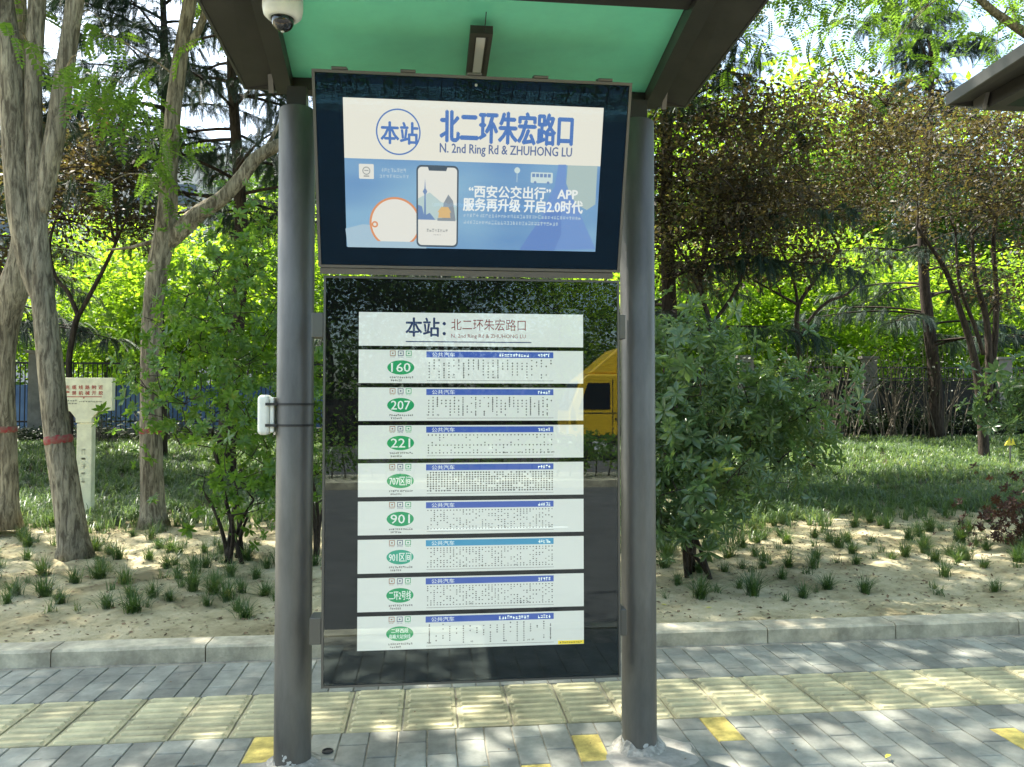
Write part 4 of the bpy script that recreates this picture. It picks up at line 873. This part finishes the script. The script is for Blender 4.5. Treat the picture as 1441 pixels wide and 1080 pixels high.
# ================================================================== BRIGHT TREES BEYOND THE FENCE
def bg_tree(seed, m, rad, h, ncl, per, size):
    c = np.vstack([ellipsoid_centers(ncl, (0, 0, h), rad, .2), ellipsoid_centers(ncl // 2, (0, 0, h * .45), (rad[0] * .85, rad[1] * .85, h * .42), .2)])
    tb_ = MB(); P = [Vector((.15 * math.sin(i * .9 + seed), .1 * math.cos(i), h * i / 8)) for i in range(9)]; tb_.tube([p - Vector((0, 0, .1 if k == 0 else 0)) for k, p in enumerate(P)], [.15 - .012 * i for i in range(9)], 8)
    limbs(tb_, P[2:], c[::3], .05, 4); V, Fc = clumps(c, .5, per, LEAFQ, size, zb=-.2); return tb_.mesh('trunk', ['bark_far'], True), npmesh('crown', V, Fc, m)
BT = [bg_tree(1, 'bright', (3.0, 2.6, 2.4), 4.6, 110, 85, .20), bg_tree(2, 'bright', (3.4, 2.6, 2.8), 5.4, 120, 85, .19), bg_tree(3, 'mid', (3.4, 3.0, 3.4), 7.6, 150, 80, .21)]
def far_tree(x, y, k, label, sc=1., rz=0., grp='bright trees beyond the fence'):
    t = thing('broadleaf_tree', label, 'tree', (x, y, .5 if y > 0 else -.15), (0, 0, rz), grp); t.scale = (sc, sc, sc); put('trunk', BT[k][0], t); put('crown', BT[k][1], t); return t
row1 = [(-19.5, 27.6, 1), (-15.0, 26.6, 0), (-11.2, 28.1, 1), (-8.0, 26.6, 0), (-4.2, 28.1, 1), (-0.5, 27.1, 0), (3.6, 27.6, 1), (7.2, 26.6, 0), (10.6, 28.1, 1), (14.2, 26.8, 0), (18.2, 28.1, 1), (22.5, 27.1, 0)]
rl = ['at the far left edge', 'behind the left edge trunk', 'behind the leaning trunk', 'behind the cream sign and blue hoarding', 'behind the forked trunk', 'behind the left post', 'hidden behind the board', 'just right of the right post', 'over the slender plum trunk', 'over the pale pillar', 'behind the twin dark plum trunks', 'at the far right edge']
for i, (x, y, k) in enumerate(row1): far_tree(x, y, k, 'sunlit yellow green tree beyond the fence, ' + rl[i], random.uniform(.88, 1.08), random.uniform(0, 6))
for i, (x, y, k) in enumerate([(-24, 36, 2), (-15, 38, 1), (-6.5, 37, 2), (3, 36, 1), (11, 37, 2), (17, 34, 2), (24, 36, 2), (31, 35, 2), (14, 31, 1)]):
    far_tree(x, y, k, 'mid green tree far behind the fence, ' + ['leftmost of the back row', 'second from left in the back row', 'third from left in the back row', 'behind the board', 'above the slender plum', 'behind the pale pillar', 'above the twin plum trunks', 'rightmost of the back row', 'standing forward of the back row at right'][i], random.uniform(1.0, 1.25), random.uniform(0, 6))
for i, (x, y, sc_) in enumerate([(11, 41, 2.3), (19, 42, 2.4), (28, 41, 2.3), (4, 43, 2.2)]): far_tree(x, y, 1, 'tall light green tree rising over the purple crowns, ' + ['left of the gap', 'in the gap', 'at the right edge', 'behind the right post'][i], sc_, i * 1.7, 'tall light green trees far behind')
# opposite side of the road (seen only in the glass)
for i, x in enumerate((-17, -11, -5, .5, 6.5, 12.5, 19)):
    far_tree(x, -31 + (i % 2) * 1.5, (2, 1, 2)[i % 3], 'tree across the road reflected in the board glass, ' + ['first', 'second', 'third', 'fourth', 'fifth', 'sixth', 'seventh'][i] + ' along the row', random.uniform(1.0, 1.3), i, 'trees across the road')

# ================================================================== FENCE, WALL, HOARDING
YF = 22.2; ztop = at(1200, 516, YF).z; zrail0 = at(1200, 534, YF).z
fw = thing('boundary_fence', 'dark wall topped by black iron railings with pale pillars behind the lawn', 'fence', (0, YF, .55))
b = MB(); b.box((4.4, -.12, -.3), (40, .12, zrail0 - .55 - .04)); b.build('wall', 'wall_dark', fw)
b = MB(); b.box((-40, -.12, -.3), (4.398, .12, .45)); b.build('wall', 'wall_pale', fw)
b = MB(); b.box((-40, -.025, ztop - .55 - .05), (40, .025, ztop - .55)); b.build('rail', 'iron', fw)
b = MB(); b.box((4.4, -.025, zrail0 - .55), (40, .025, zrail0 - .55 + .05)); b.box((-40, -.025, .62), (4.398, .025, .67)); b.build('rail', 'iron', fw)
b = MB(); x = -30.
while x < 32:
    z0 = (zrail0 - .55 - .03) if x > 4.4 else .46; b.box((x, -.011, z0), (x + .022, .011, ztop - .55 - .045)); x += .125
stuff(b.build('pickets', 'iron', fw))
for px in (1217, 1405, 1045, 60):
    q = at(px, 500, YF); b = MB(); b.box((q.x - .22, -.30, -.3), (q.x + .22, -.125, ztop - .55 + .22)); b.box((q.x - .28, -.34, ztop - .55 + .222), (q.x + .28, -.09, ztop - .55 + .30)); b.build('pillar', 'wall_pale', fw)
hb = thing('blue_hoarding', 'blue metal sheet hoarding behind the railings at the left', 'hoarding', (-8, 23.4, .5))
za, zc = at(120, 590, 23.4).z - .5, at(120, 542, 23.4).z - .5
for k in range(16):
    b = MB(); x0 = -9.5 + k * 1.0; b.box((x0, 0, za - .9), (x0 + .98, .03, zc)); b.build('sheet_panel', 'blue_panel', hb)
# pale building far behind, left
bd = thing('apartment_building', 'pale apartment block glimpsed through the leaves at the upper left', 'building', (-27, 62, .4))
b = MB(); b.box((-17, 0, -1), (17, 12, 21)); b.build('wall', 'building', bd)
WM = MB(); WM.box((-.8, -.06, -.75), (.8, .02, .75)); WMm = WM.mesh('window', ['win']); SM = MB(); SM.box((-.9, -.14, -.88), (.9, -.001, -.76)); SMm = SM.mesh('sill', ['wall_pale'])
for fl in range(6):
    for k in range(10): o = put('window', WMm, bd, loc=(-14.5 + k * 3.2, -.02, 2.2 + fl * 3.1)); put('sill', SMm, o)

# bare arching stems and hedge before the fence
for i, (px0, px1, Y, n_) in enumerate([(1140, 1215, 20.6, 18), (1215, 1290, 20.9, 18), (1290, 1350, 20.4, 14), (1060, 1140, 20.8, 12), (100, 175, 20.5, 12), (185, 260, 20.8, 10)]):
    q = at((px0 + px1) / 2, 620, Y); q.z = float(gh(q.x, q.y)); t = thing('forsythia_bush', ['tangled bare stemmed bush left of the pale fence pillar', 'tangled bare stemmed bush right of the pale fence pillar', 'bare stemmed bush beside the twin dark plum trunks', 'low bare stemmed bush behind the slender plum', 'sparse bush under the blue hoarding behind the cream sign', 'sparse bush under the blue hoarding right of the cream sign'][i], 'bush', q, group='bushes before the fence')
    b = MB(); tips = []
    hw = (at(px1, 600, Y).x - at(px0, 600, Y).x) / 2
    for k in range(n_ * 2):
        x0 = random.gauss(0, hw * .35); h_ = random.uniform(1.3, 2.9) * (1 if i < 4 else .3); x1 = x0 + random.gauss(0, .7); y1 = random.gauss(0, .4)
        pts = curve_pts((x0, random.gauss(0, .12), -.08), (x1, y1, h_), (0, 0, h_ * .3), 8); b.tube(pts, [.018 * (1 - .8 * j_ / 7) for j_ in range(8)], 4, caps=False); tips += [pts[6], pts[7]]
    b.build('stems', 'drystem', t); V, Fc = clumps(np.array([tuple(p) for p in tips]), .2, 4, LEAFQ, .11, zb=-.3); put('leaves', npmesh('leaves', V, Fc, 'hedge_shaded'), t)
for i in range(16):
    x = -16 + i * 2.3; t = thing('evergreen_bush', 'dark low evergreen bush in the row at the foot of the fence', 'bush', (x, 21.5, .58), (0, 0, i), 'low bushes at the foot of the fence')
    if i == 0:
        c = ellipsoid_centers(60, (0, 0, .55), (1.35, .45, .5), .2); V, Fc = clumps(c, .16, 50, LEAFQ, .085); HBm = npmesh('leaves', V, Fc, 'hedge_shaded'); b = MB(); limbs(b, [(0, 0, 0), (.5, 0, 0), (-.5, 0, 0)], c[::3], .02, 4); HBt = b.mesh('stems', ['bark_dark'])
    t.rotation_euler = (0, 0, 0 if i % 2 else math.pi); put('stems', HBt, t); put('leaves', HBm, t); t.scale = (1, 1, .55 if x < 0 else 1)

# ================================================================== SHRUBS NEAR THE SHELTER
WHORLN = (WHORL[0].copy(), WHORL[1])
for l_ in range(len(WHORLN[0]) // 6):
    g = WHORLN[0][l_ * 6:l_ * 6 + 6]; ax_ = (g[3] - g[0]) / np.linalg.norm(g[3] - g[0])
    for q_ in (1, 2, 4, 5): rel_ = g[q_] - g[0]; al = ax_ * (rel_ @ ax_); g[q_] = g[0] + al + (rel_ - al) * .68
    g[3] -= [0, 0, .18]
def shrub(name, label, base_px, Y, regions, whorls, size, m, tmpl, sub=None, nleaf=0, spread=.19, stems=5):
    q = at(*base_px, Y); q.z = float(gh(q.x, q.y)); t = thing(name, label, 'shrub', q); inv = Matrix.Translation(-q)
    cs = []
    for (x0, y0, x1, y1, Yc, dep, n_) in regions: cs.append(E_(x0, y0, x1, y1, Yc, dep, n_, .1))
    C_ = np.vstack(cs); C_ = C_[C_[:, 2] > gh(C_[:, 0], C_[:, 1]) + .12]
    b = MB(); st_ = []
    for k in range(stems):
        a = random.uniform(0, 6.28); top_ = Vector(C_[random.randrange(len(C_))]); p0 = q + Vector((math.cos(a) * .12, math.sin(a) * .12, -.05)); pts = curve_pts(p0, q * .45 + top_ * .55, (random.uniform(-.1, .1), 0, .1), 8)
        b.tube(pts, [.024 * (1 - .5 * j_ / 7) for j_ in range(8)], 7); st_ += pts[3:]
    limbs(b, st_, C_, .014, 4); o = b.build('stems', 'bark_dark', t, True); o.matrix_parent_inverse = inv
    idx = np.repeat(np.arange(len(C_)), whorls); off = RNG.normal(size=(len(idx), 3)) * spread; P = C_[idx] + off
    cen = C_.mean(0); D = (P - cen); D /= np.linalg.norm(D, axis=1, keepdims=True); D = D * .5 + rdir(len(P), .35) * .6
    Dn = D / np.linalg.norm(D, axis=1, keepdims=True)
    x = np.cross(Dn, rdir(len(P))); x /= np.linalg.norm(x, axis=1, keepdims=True); R = np.stack([x, np.cross(Dn, x), Dn], 2)   # whorl axis = z
    sc = size * (.55 + .7 * RNG.random(len(P)))
    tv, tf = tmpl; nv = 6; nl = len(tv) // nv
    V = (np.einsum('nij,kj->nki', R, tv) * sc[:, None, None] + P[:, None, :])          # n, nl*6, 3
    leaves = V.reshape(-1, nv, 3); dist = np.linalg.norm(leaves.mean(1) - np.array([0, 0, CAMH]), axis=1)
    if nleaf:
        ax = leaves[:, 3] - leaves[:, 0]; show = dist - np.linalg.norm(ax, axis=1) * 6; order = np.argsort(show)[:nleaf]
        base_me = npmesh('leaf', np.array(LEAF6[0]), LEAF6[1], m)
        for k in order:
            Lf = leaves[k]; y_ = Vector(Lf[3] - Lf[0]); s_ = y_.length; xr_ = Vector(Lf[2] - Lf[5]).normalized(); yn = y_.normalized(); zr_ = xr_.cross(yn).normalized(); xr_ = yn.cross(zr_)
            M4 = Matrix((xr_, yn, zr_)).transposed().to_4x4(); M4 = Matrix.Translation(Vector(Lf[0])) @ M4 @ Matrix.Scale(s_ / 1.003, 4)
            o = put('leaf', base_me, t); o.matrix_basis = inv @ M4
        keep = np.ones(len(leaves), bool); keep[order] = False; leaves = leaves[keep]
    n_l = len(leaves); Fc = (LEAF6[1][None] + (np.arange(n_l) * nv)[:, None, None]).reshape(-1, 4); o = stuff(put('leaf_mass', npmesh('leaf_mass', leaves.reshape(-1, 3), Fc, m), t)); o.matrix_parent_inverse = inv
    return t
shrub('glossy_shrub', 'big glossy shrub with whorled leaves right of the board', (985, 760), 6.9,
      [(895, 440, 1030, 640, 6.9, .9, 74), (905, 560, 1090, 720, 6.8, .8, 60), (1000, 505, 1150, 640, 7.0, .8, 56), (1080, 520, 1180, 600, 7.2, .5, 8), (900, 640, 1010, 770, 6.5, .4, 40), (880, 470, 940, 760, 6.9, .6, 24), (1060, 540, 1160, 700, 7.2, .6, 26)], 4, .122, 'shrub_r', WHORLN, nleaf=290, stems=6)
shrub('leafy_shrub', 'bushy mid green shrub left of the left post', (335, 745), 7.9,
      [(235, 330, 415, 500, 8.0, 1.0, 105), (215, 440, 400, 640, 7.9, 1.0, 120), (275, 560, 420, 730, 7.6, .8, 70), (190, 420, 270, 600, 8.3, .6, 30), (300, 300, 420, 400, 8.2, .7, 30)], 3, .085, 'shrub_l', WHORL, nleaf=290, stems=7)
shrub('leafy_shrub', 'mid green shrub glimpsed in the gap beside the left edge of the board', (460, 750), 8.2, [(410, 420, 520, 720, 8.2, .7, 80)], 4, .09, 'shrub_l', WHORL, stems=4)
shrub('glossy_shrub', 'glossy shrub reaching in at the right edge above the yellow triangle', (1475, 770), 8.0, [(1395, 540, 1560, 600, 8.0, .5, 36), (1450, 500, 1600, 640, 8.0, .6, 60)], 5, .13, 'shrub_r', WHORLN, nleaf=100, stems=4)
shrub('reddish_shrub', 'low dark reddish bush at the right edge of the planting', (1440, 775), 7.7, [(1392, 705, 1480, 768, 7.7, .35, 50)], 5, .06, 'reddish', WHORL, stems=5)

# ================================================================== SIGNS IN THE PLANTING
Ys = 10.8; q = at(121, 727, Ys); q.z = float(gh(q.x, q.y)); sp_ = thing('warning_post', 'cream T shaped post with red writing between the left trunks', 'sign', q); zz = lambda py: at(121, py, Ys).z - q.z; xx = lambda px: at(px, 560, Ys).x - q.x
b = MB(); b.box((xx(109.5), -.02, -.1), (xx(131), .10, zz(596))); bevel(b.build('post', 'cream', sp_), .008)
out = [(xx(85), zz(532)), (xx(160), zz(532)), (xx(160), zz(578)), (xx(141), zz(579)), (xx(131.5), zz(589)), (xx(131.5), zz(595)), (xx(109), zz(595)), (xx(109), zz(589)), (xx(101), zz(579)), (xx(89), zz(578))]
b = MB(); n = len(out); b.add([(x, -.045, z) for x, z in out] + [(x, .05, z) for x, z in out], [tuple(range(n))[::-1], tuple(range(n, 2 * n))] + [(i, (i + 1) % n, n + (i + 1) % n, n + i) for i in range(n)]); bevel(b.build('board', 'cream', sp_), .006)
b = Flat(); yb = -.0475
for row, chars in ((0, '光缆线路附近'), (1, '严禁机械开挖')):
    for k, ch in enumerate(chars): x0 = 94.2 + k * 9.3; b.text(ch, xx(x0), zz(548.3 + row * 8), xx(x0 + 6), zz(542.6 + row * 8), yb, .02)
b.quad(xx(94.5), zz(559.3), xx(145.5), zz(558.2), yb); b.poly([(xx(119), zz(559.6)), (xx(121.5), zz(559.6)), (xx(120.2), zz(562))], yb); b.build('red_lettering', 'red_ink', sp_)
b = Flat(); b.marks(xx(94), zz(565.2), xx(111), zz(563), yb, 5, 1); b.marks(xx(94), zz(569), xx(111), zz(567), yb, 4, 2); b.marks(xx(114), zz(566.5), xx(146), zz(564.3), yb, 14, 3); b.build('small_lettering', 'grey_ink', sp_)
b = Flat()
for k in range(5): b.marks(xx(116.5), zz(640 + k * 10), xx(123.5), zz(632 + k * 10), -.0225, 1, 15 + k)
b.build('stencil', 'faded_ink', sp_)
Yt_ = 15.5; q = at(1422, 640, Yt_); q.z = float(gh(q.x, q.y)); ty = thing('warning_triangle', 'small yellow triangular warning sign low in the grass at right', 'sign', q)
P3 = [(at(1414, 627, Yt_).x - q.x, at(1414, 627, Yt_).z - q.z), (at(1430, 627, Yt_).x - q.x, at(1430, 627, Yt_).z - q.z), (at(1422, 612, Yt_).x - q.x, at(1422, 612, Yt_).z - q.z)]
b = MB(); b.add([(x, -.01, z) for x, z in P3] + [(x, .01, z) for x, z in P3], [(0, 1, 2), (5, 4, 3), (0, 3, 4, 1), (1, 4, 5, 2), (2, 5, 3, 0)]); b.build('plate', 'yellow_sign', ty)
b = Flat(); cx_ = P3[2][0]; zt_ = P3[2][1]; b.quad(cx_ - .012, zt_ - .15, cx_ + .012, zt_ - .075, -.013); b.ell(cx_, zt_ - .175, .014, .014, -.013, 10); b.build('mark', 'rubber', ty)
b = MB(); b.box((cx_ - .015, .012, -.08), (cx_ + .015, .03, P3[0][1] + .12)); b.build('stake', 'frame_metal', ty)

# ================================================================== TUFTS, GROUND COVER, LITTER
def tuft_mesh(nb, L, seed):
    rr = np.random.default_rng(seed); Vs, Fs, o = [], [], 0
    for k in range(nb):
        a = rr.uniform(0, 6.28); lean = rr.uniform(.15, 1.35); l = L * rr.uniform(.55, 1.1); wd = rr.uniform(.0022, .0040); bx_ = rr.normal(size=2) * .022; dx_, dy_ = math.cos(a), math.sin(a); sx_, sy_ = -dy_ * wd, dx_ * wd
        for s_ in range(4):
            t = s_ / 3; r_ = l * lean * t ** 1.5; z = l * (t - .42 * lean * t * t); wq = [1, 1, .7, .05][s_]
            Vs += [(bx_[0] + dx_ * r_ - sx_ * wq, bx_[1] + dy_ * r_ - sy_ * wq, z - .01), (bx_[0] + dx_ * r_ + sx_ * wq, bx_[1] + dy_ * r_ + sy_ * wq, z - .01)]
        Fs += [(o + 2 * s_, o + 2 * s_ + 1, o + 2 * s_ + 3, o + 2 * s_ + 2) for s_ in range(3)]; o += 8
    return npmesh('grass_tuft', np.array(Vs), np.array(Fs), 'grass')
TU = [tuft_mesh(75 + 16 * k, .23 + .014 * k, 50 + k) for k in range(7)]
TUs = [tuft_mesh(26, .17, 70 + k) for k in range(4)]
def dens(px, py):
    if px < 395: return .95 if (py > 770 and px > 130) else (.5 if py > 735 else .8)
    return .95 if py < 800 else (.7 if px < 1150 else .22)
hand = [(250, 815), (272, 832), (290, 800), (305, 822), (325, 812), (340, 835), (360, 815), (375, 800), (150, 855), (188, 862), (345, 870), (10, 850), (22, 838), (85, 850), (235, 800), (320, 845), (215, 842), (60, 810), (985, 845), (1060, 838), (1040, 828), (1130, 842), (1100, 815), (1165, 830), (1020, 805), (1110, 798), (1385, 800), (935, 800), (995, 790), (1180, 770), (1145, 800), (940, 760), (1075, 790)]
tufts = [gpt(*p) for p in hand]; tries = 0
trunks_xy = [at(106, 782, 8.3), at(216, 738, 10), at(4, 732, 9.6)]
while len(tufts) < 298 and tries < 9000:
    tries += 1; px = random.uniform(-20, 1460); py = random.uniform(712, 872)
    if 395 < px < 915 and py < 2000 and random.random() < .93: continue
    if py > 850 and px > 400: continue
    if py > 878 - (px < 395) * 0: continue
    if random.random() > dens(px, py) * (1.25 - (py - 712) / 200): continue
    p = gpt(px, py)
    if p.y < 5.75 or any((p - q_).length < .085 + .012 * p.y for q_ in tufts) or any((p.xy - q_.xy).length < .3 for q_ in trunks_xy): continue
    tufts.append(p)
for i, p in enumerate(tufts):
    big = i < len(hand) or random.random() < .55; near = p.x < -.3
    o = put('grass_tuft', random.choice(TU if big else TUs), loc=(p.x, p.y, float(gh(p.x, p.y)))); o.rotation_euler = (0, 0, random.uniform(0, 6.28)); s_ = random.uniform(.55, .92) * (1.0 if p.y < 7.2 else 1.1); o.scale = (s_, s_, s_ * random.uniform(.85, 1.15))
    side = 'left' if p.x < .2 else 'right'
    zone = 'just behind the kerb' if p.y < 6.9 else ('midway in the sandy bed' if p.y < 8.3 else 'at the back of the sandy bed')
    where = 'beneath the leaning trunks' if p.x < -2.4 else ('beside the left post' if p.x < .3 else ('under the glossy shrub' if p.x < 2.4 else 'at the right side'))
    tag(o, f'green strap leaved grass tuft {zone}, {where}', 'grass tuft', 'grass tufts planted in the sandy soil')
# dense ground cover further back
nc = 40000; x = RNG.uniform(-15, 22, nc); y = 7.6 + (22.0 - 7.6) * RNG.random(nc) ** 1.1
edge = np.where(x < -.5, 10.4 + .08 * x, 8.5 + .12 * np.maximum(x, 0)) + 1.8 * (vnoise(x * .7, y * .7, 11) - .5)
pr = sstep(-.9, 1.4, y - edge) * (.45 + .55 * (vnoise(x * 1.3, y * 1.3, 12) > .38)); k = (RNG.random(nc) < pr) & (np.abs(x * 9.945 - y * .6) < y * 8.4 + 6); cx_, cy_ = x[k], y[k]
nb_ = 13; x = np.repeat(cx_, nb_) + RNG.normal(size=len(cx_) * nb_) * .022; y = np.repeat(cy_, nb_) + RNG.normal(size=len(cx_) * nb_) * .022; hgt = np.repeat(RNG.uniform(.75, 1.25, len(cx_)), nb_)
z = gh(x, y); L_ = RNG.uniform(.15, .27, len(x)) * hgt; a = RNG.uniform(0, 6.28, len(x)); le = RNG.uniform(.25, 1.25, len(x)); w2 = RNG.uniform(.0035, .006, len(x)) * (.5 + y / 13)
dx_, dy_ = np.cos(a), np.sin(a); P0 = np.stack([x, y, z - .01], 1); S_ = np.stack([-dy_ * w2, dx_ * w2, 0 * x], 1); mid = P0 + np.stack([dx_ * L_ * le * .35, dy_ * L_ * le * .35, L_ * .62], 1); tip = P0 + np.stack([dx_ * L_ * le, dy_ * L_ * le, L_ * (1 - .5 * le)], 1)
V = np.stack([P0 - S_, P0 + S_, mid + S_ * .8, mid - S_ * .8, tip + S_ * .1, tip - S_ * .1], 1).reshape(-1, 3); o_ = (np.arange(len(x)) * 6)[:, None]; Fc = np.concatenate([o_ + np.array([[0, 1, 2, 3]]), o_ + np.array([[3, 2, 4, 5]])])
tag(stuff(put('ground_cover', npmesh('ground_cover', V, Fc, 'grass_pale'))), 'dense green strap leaved ground cover spreading back to the fence', 'ground cover')
# litter
n = 5200; x = RNG.uniform(-5, 7, n); y = RNG.uniform(5.45, 10, n); P = np.stack([x, y, gh(x, y) + .006], 1); D = rdir(n, 0, .15); V, Fc = scatter(*LEAFQ, P, frames(D, RNG.normal(size=n) * .5), .015 + .03 * RNG.random(n)); 
tag(stuff(put('leaf_litter', npmesh('leaf_litter', V, Fc, 'litter'))), 'dry fallen leaf litter scattered over the sandy soil', 'leaf litter')
n = 7000; x = RNG.uniform(-5, 7.5, n); y = 5.42 + 5.6 * RNG.random(n) ** 1.3; P = np.stack([x, y, gh(x, y)], 1); OCT = (np.array([(1, 0, 0), (0, 1, 0), (-1, 0, 0), (0, -1, 0), (0, 0, .7), (0, 0, -.7)], float), np.array([(0, 1, 4), (1, 2, 4), (2, 3, 4), (3, 0, 4), (1, 0, 5), (2, 1, 5), (3, 2, 5), (0, 3, 5)]))
V, Fc = scatter(*OCT, P, frames(rdir(n)), .004 + .016 * RNG.random(n) ** 3); tag(stuff(put('soil_clods', npmesh('soil_clods', V, Fc, 'soil'))), 'small clods and pebbles strewn over the sandy soil', 'soil clods')
n = 170; x = RNG.uniform(-4, 5, n); y = RNG.uniform(3.2, 5.15, n); P = np.stack([x, y, 0 * x + .009], 1); V, Fc = scatter(*LEAFQ, P, frames(rdir(n, 0, .06), RNG.normal(size=n) * .2), .008 + .016 * RNG.random(n))
tag(stuff(put('pavement_crumbs', npmesh('pavement_crumbs', V, Fc, 'litter'))), 'small crumbs and dead leaves on the pavement', 'leaf litter')
for i, (px, py, z) in enumerate(((1246, 1069, 0.012), (993, 857, None), (930, 852, None))):
    q = floor_pt(px, py, z) if z else gpt(px, py); V, Fc = scatter(*LEAF6, np.array([[q.x, q.y, q.z + .008]]), frames(np.array([[.8, .5 - i * .6, .1]])), np.array([.05])); tag(put('fallen_leaf', npmesh('fallen_leaf', V, Fc, 'yellow_leaf')), ['yellow leaf lying on the grey pavers at the lower right', 'yellow green leaf on the soil just behind the kerb', 'small yellow leaf on the soil beside the right post'][i], 'leaf')

# ================================================================== ACROSS THE ROAD (seen in the glass)
c = np.stack([RNG.uniform(-22, 26, 900), RNG.uniform(-11.3, -9.9, 900), RNG.uniform(.25, .95, 900)], 1); V, Fc = clumps(c, .16, 22, LEAFQ, .12)
hg = thing('median_hedge', 'clipped hedge along the road median, reflected in the board glass', 'hedge', (0, -10.6, 0)); o = put('foliage', npmesh('foliage', V, Fc, 'shrub_l'), hg); o.matrix_parent_inverse = Matrix.Translation((0, 10.6, 0))
b = MB()
for k in range(160): x = -22 + k * .3; b.tube([(x, 0, 0), (x + random.uniform(-.1, .1), .2, .6)], [.02, .012], 4, caps=False)
b.build('stems', 'drystem', hg)
c = np.stack([RNG.uniform(-30, 34, 700), RNG.uniform(-28.5, -26.5, 700), RNG.uniform(.3, 2.6, 700)], 1); V, Fc = clumps(c, .35, 22, LEAFQ, .22); hg = thing('roadside_hedge', 'tall dark hedge across the road, reflected in the board glass', 'hedge', (0, -27.5, 0)); o = put('foliage', npmesh('foliage', V, Fc, 'shrub_l'), hg); o.matrix_parent_inverse = Matrix.Translation((0, 27.5, 0))
b = MB(); b.box((-30, -.3, -.2), (34, .3, 1.9)); b.build('stems', 'wall_dark', hg)
# yellow truck, front towards -x
tk = thing('truck', 'yellow box truck on the far carriageway, reflected at the right of the board glass', 'truck', (4.4, -18.5, -.15)); tk.scale = (1, 1, 1.14)
prof = [(0, .55), (.0, 1.35), (.38, 2.25), (.62, 2.45), (2.05, 2.45), (2.05, .55)]
b = MB(); n = len(prof); b.add([(x, -1.1, z) for x, z in prof] + [(x, 1.1, z) for x, z in prof], [tuple(range(n)), tuple(range(n, 2 * n))[::-1]] + [(i, n + i, n + (i + 1) % n, (i + 1) % n) for i in range(n)]); cb = bevel(b.build('cab', 'truck_yellow', tk), .06, 3)
b = MB(); b.add([(.65, -.95, 2.46), (2.05, -.95, 2.46), (2.05, .95, 2.46), (.65, .95, 2.46), (1.65, -.9, 3.2), (2.05, -.9, 3.25), (2.05, .9, 3.25), (1.65, .9, 3.2)], [(0, 3, 2, 1), (4, 5, 6, 7), (0, 1, 5, 4), (1, 2, 6, 5), (2, 3, 7, 6), (3, 0, 4, 7)]); bevel(b.build('wind_deflector', 'truck_yellow', tk), .05, 2)
b = MB(); b.add([(.005, -.98, 1.42), (.005, .98, 1.42), (.365, .93, 2.24), (.365, -.93, 2.24)], [(0, 1, 2, 3)]); o = b.build('windscreen', 'car_glass', tk); o.location = (-.02, 0, .01)
for sy in (1, -1):
    b = MB(); b.add([(.32, sy * 1.112, 1.45), (1.35, sy * 1.112, 1.45), (1.35, sy * 1.112, 2.2), (.62, sy * 1.112, 2.2)], [(0, 1, 2, 3)]); b.build('side_window', 'car_glass', tk)
    b = MB(); b.box((-.02, sy * .85 - .15, .75), (.03, sy * .85 + .15, .95)); b.build('headlight', 'headlight', tk)
    b = MB(); b.tube([(.1, sy * 1.1, 1.7), (-.1, sy * 1.35, 1.75)], [.02, .02], 6); b.box((-.14, sy * 1.35 - .05, 1.5), (-.06, sy * 1.35 + .05, 1.95)); b.build('mirror', 'rubber', tk)
    for wxp in (1.0, 5.6):
        b = MB(); b.tube([(wxp, sy * 1.08, .45), (wxp, sy * .82, .45)], [.45, .45], 24); wo = b.build('wheel', 'tyre', tk); b = MB(); b.tube([(wxp, sy * 1.09, .45), (wxp, sy * 1.0, .45)], [.24, .24], 16); b.build('rim', 'headlight', wo)
b = MB(); b.box((1.42, 1.1005, .6), (1.45, 1.105, 2.3)); b.box((.3, 1.1005, 1.33), (2.0, 1.105, 1.36)); b.box((.25, 1.1005, .62), (1.9, 1.105, .72)); b.box((1.5, 1.101, 1.15), (1.7, 1.115, 1.2)); b.build('door_seam', 'rubber', tk)
b = MB(); b.box((2.2, -1.15, .95), (7.2, 1.15, 3.35)); bevel(b.build('cargo_box', 'truck_yellow', tk), .03); b = MB(); b.box((-.04, -1.1, .42), (.1, 1.1, .7)); b.box((.3, -.45, .5), (7.2, .45, .9)); b.build('chassis', 'rubber', tk)
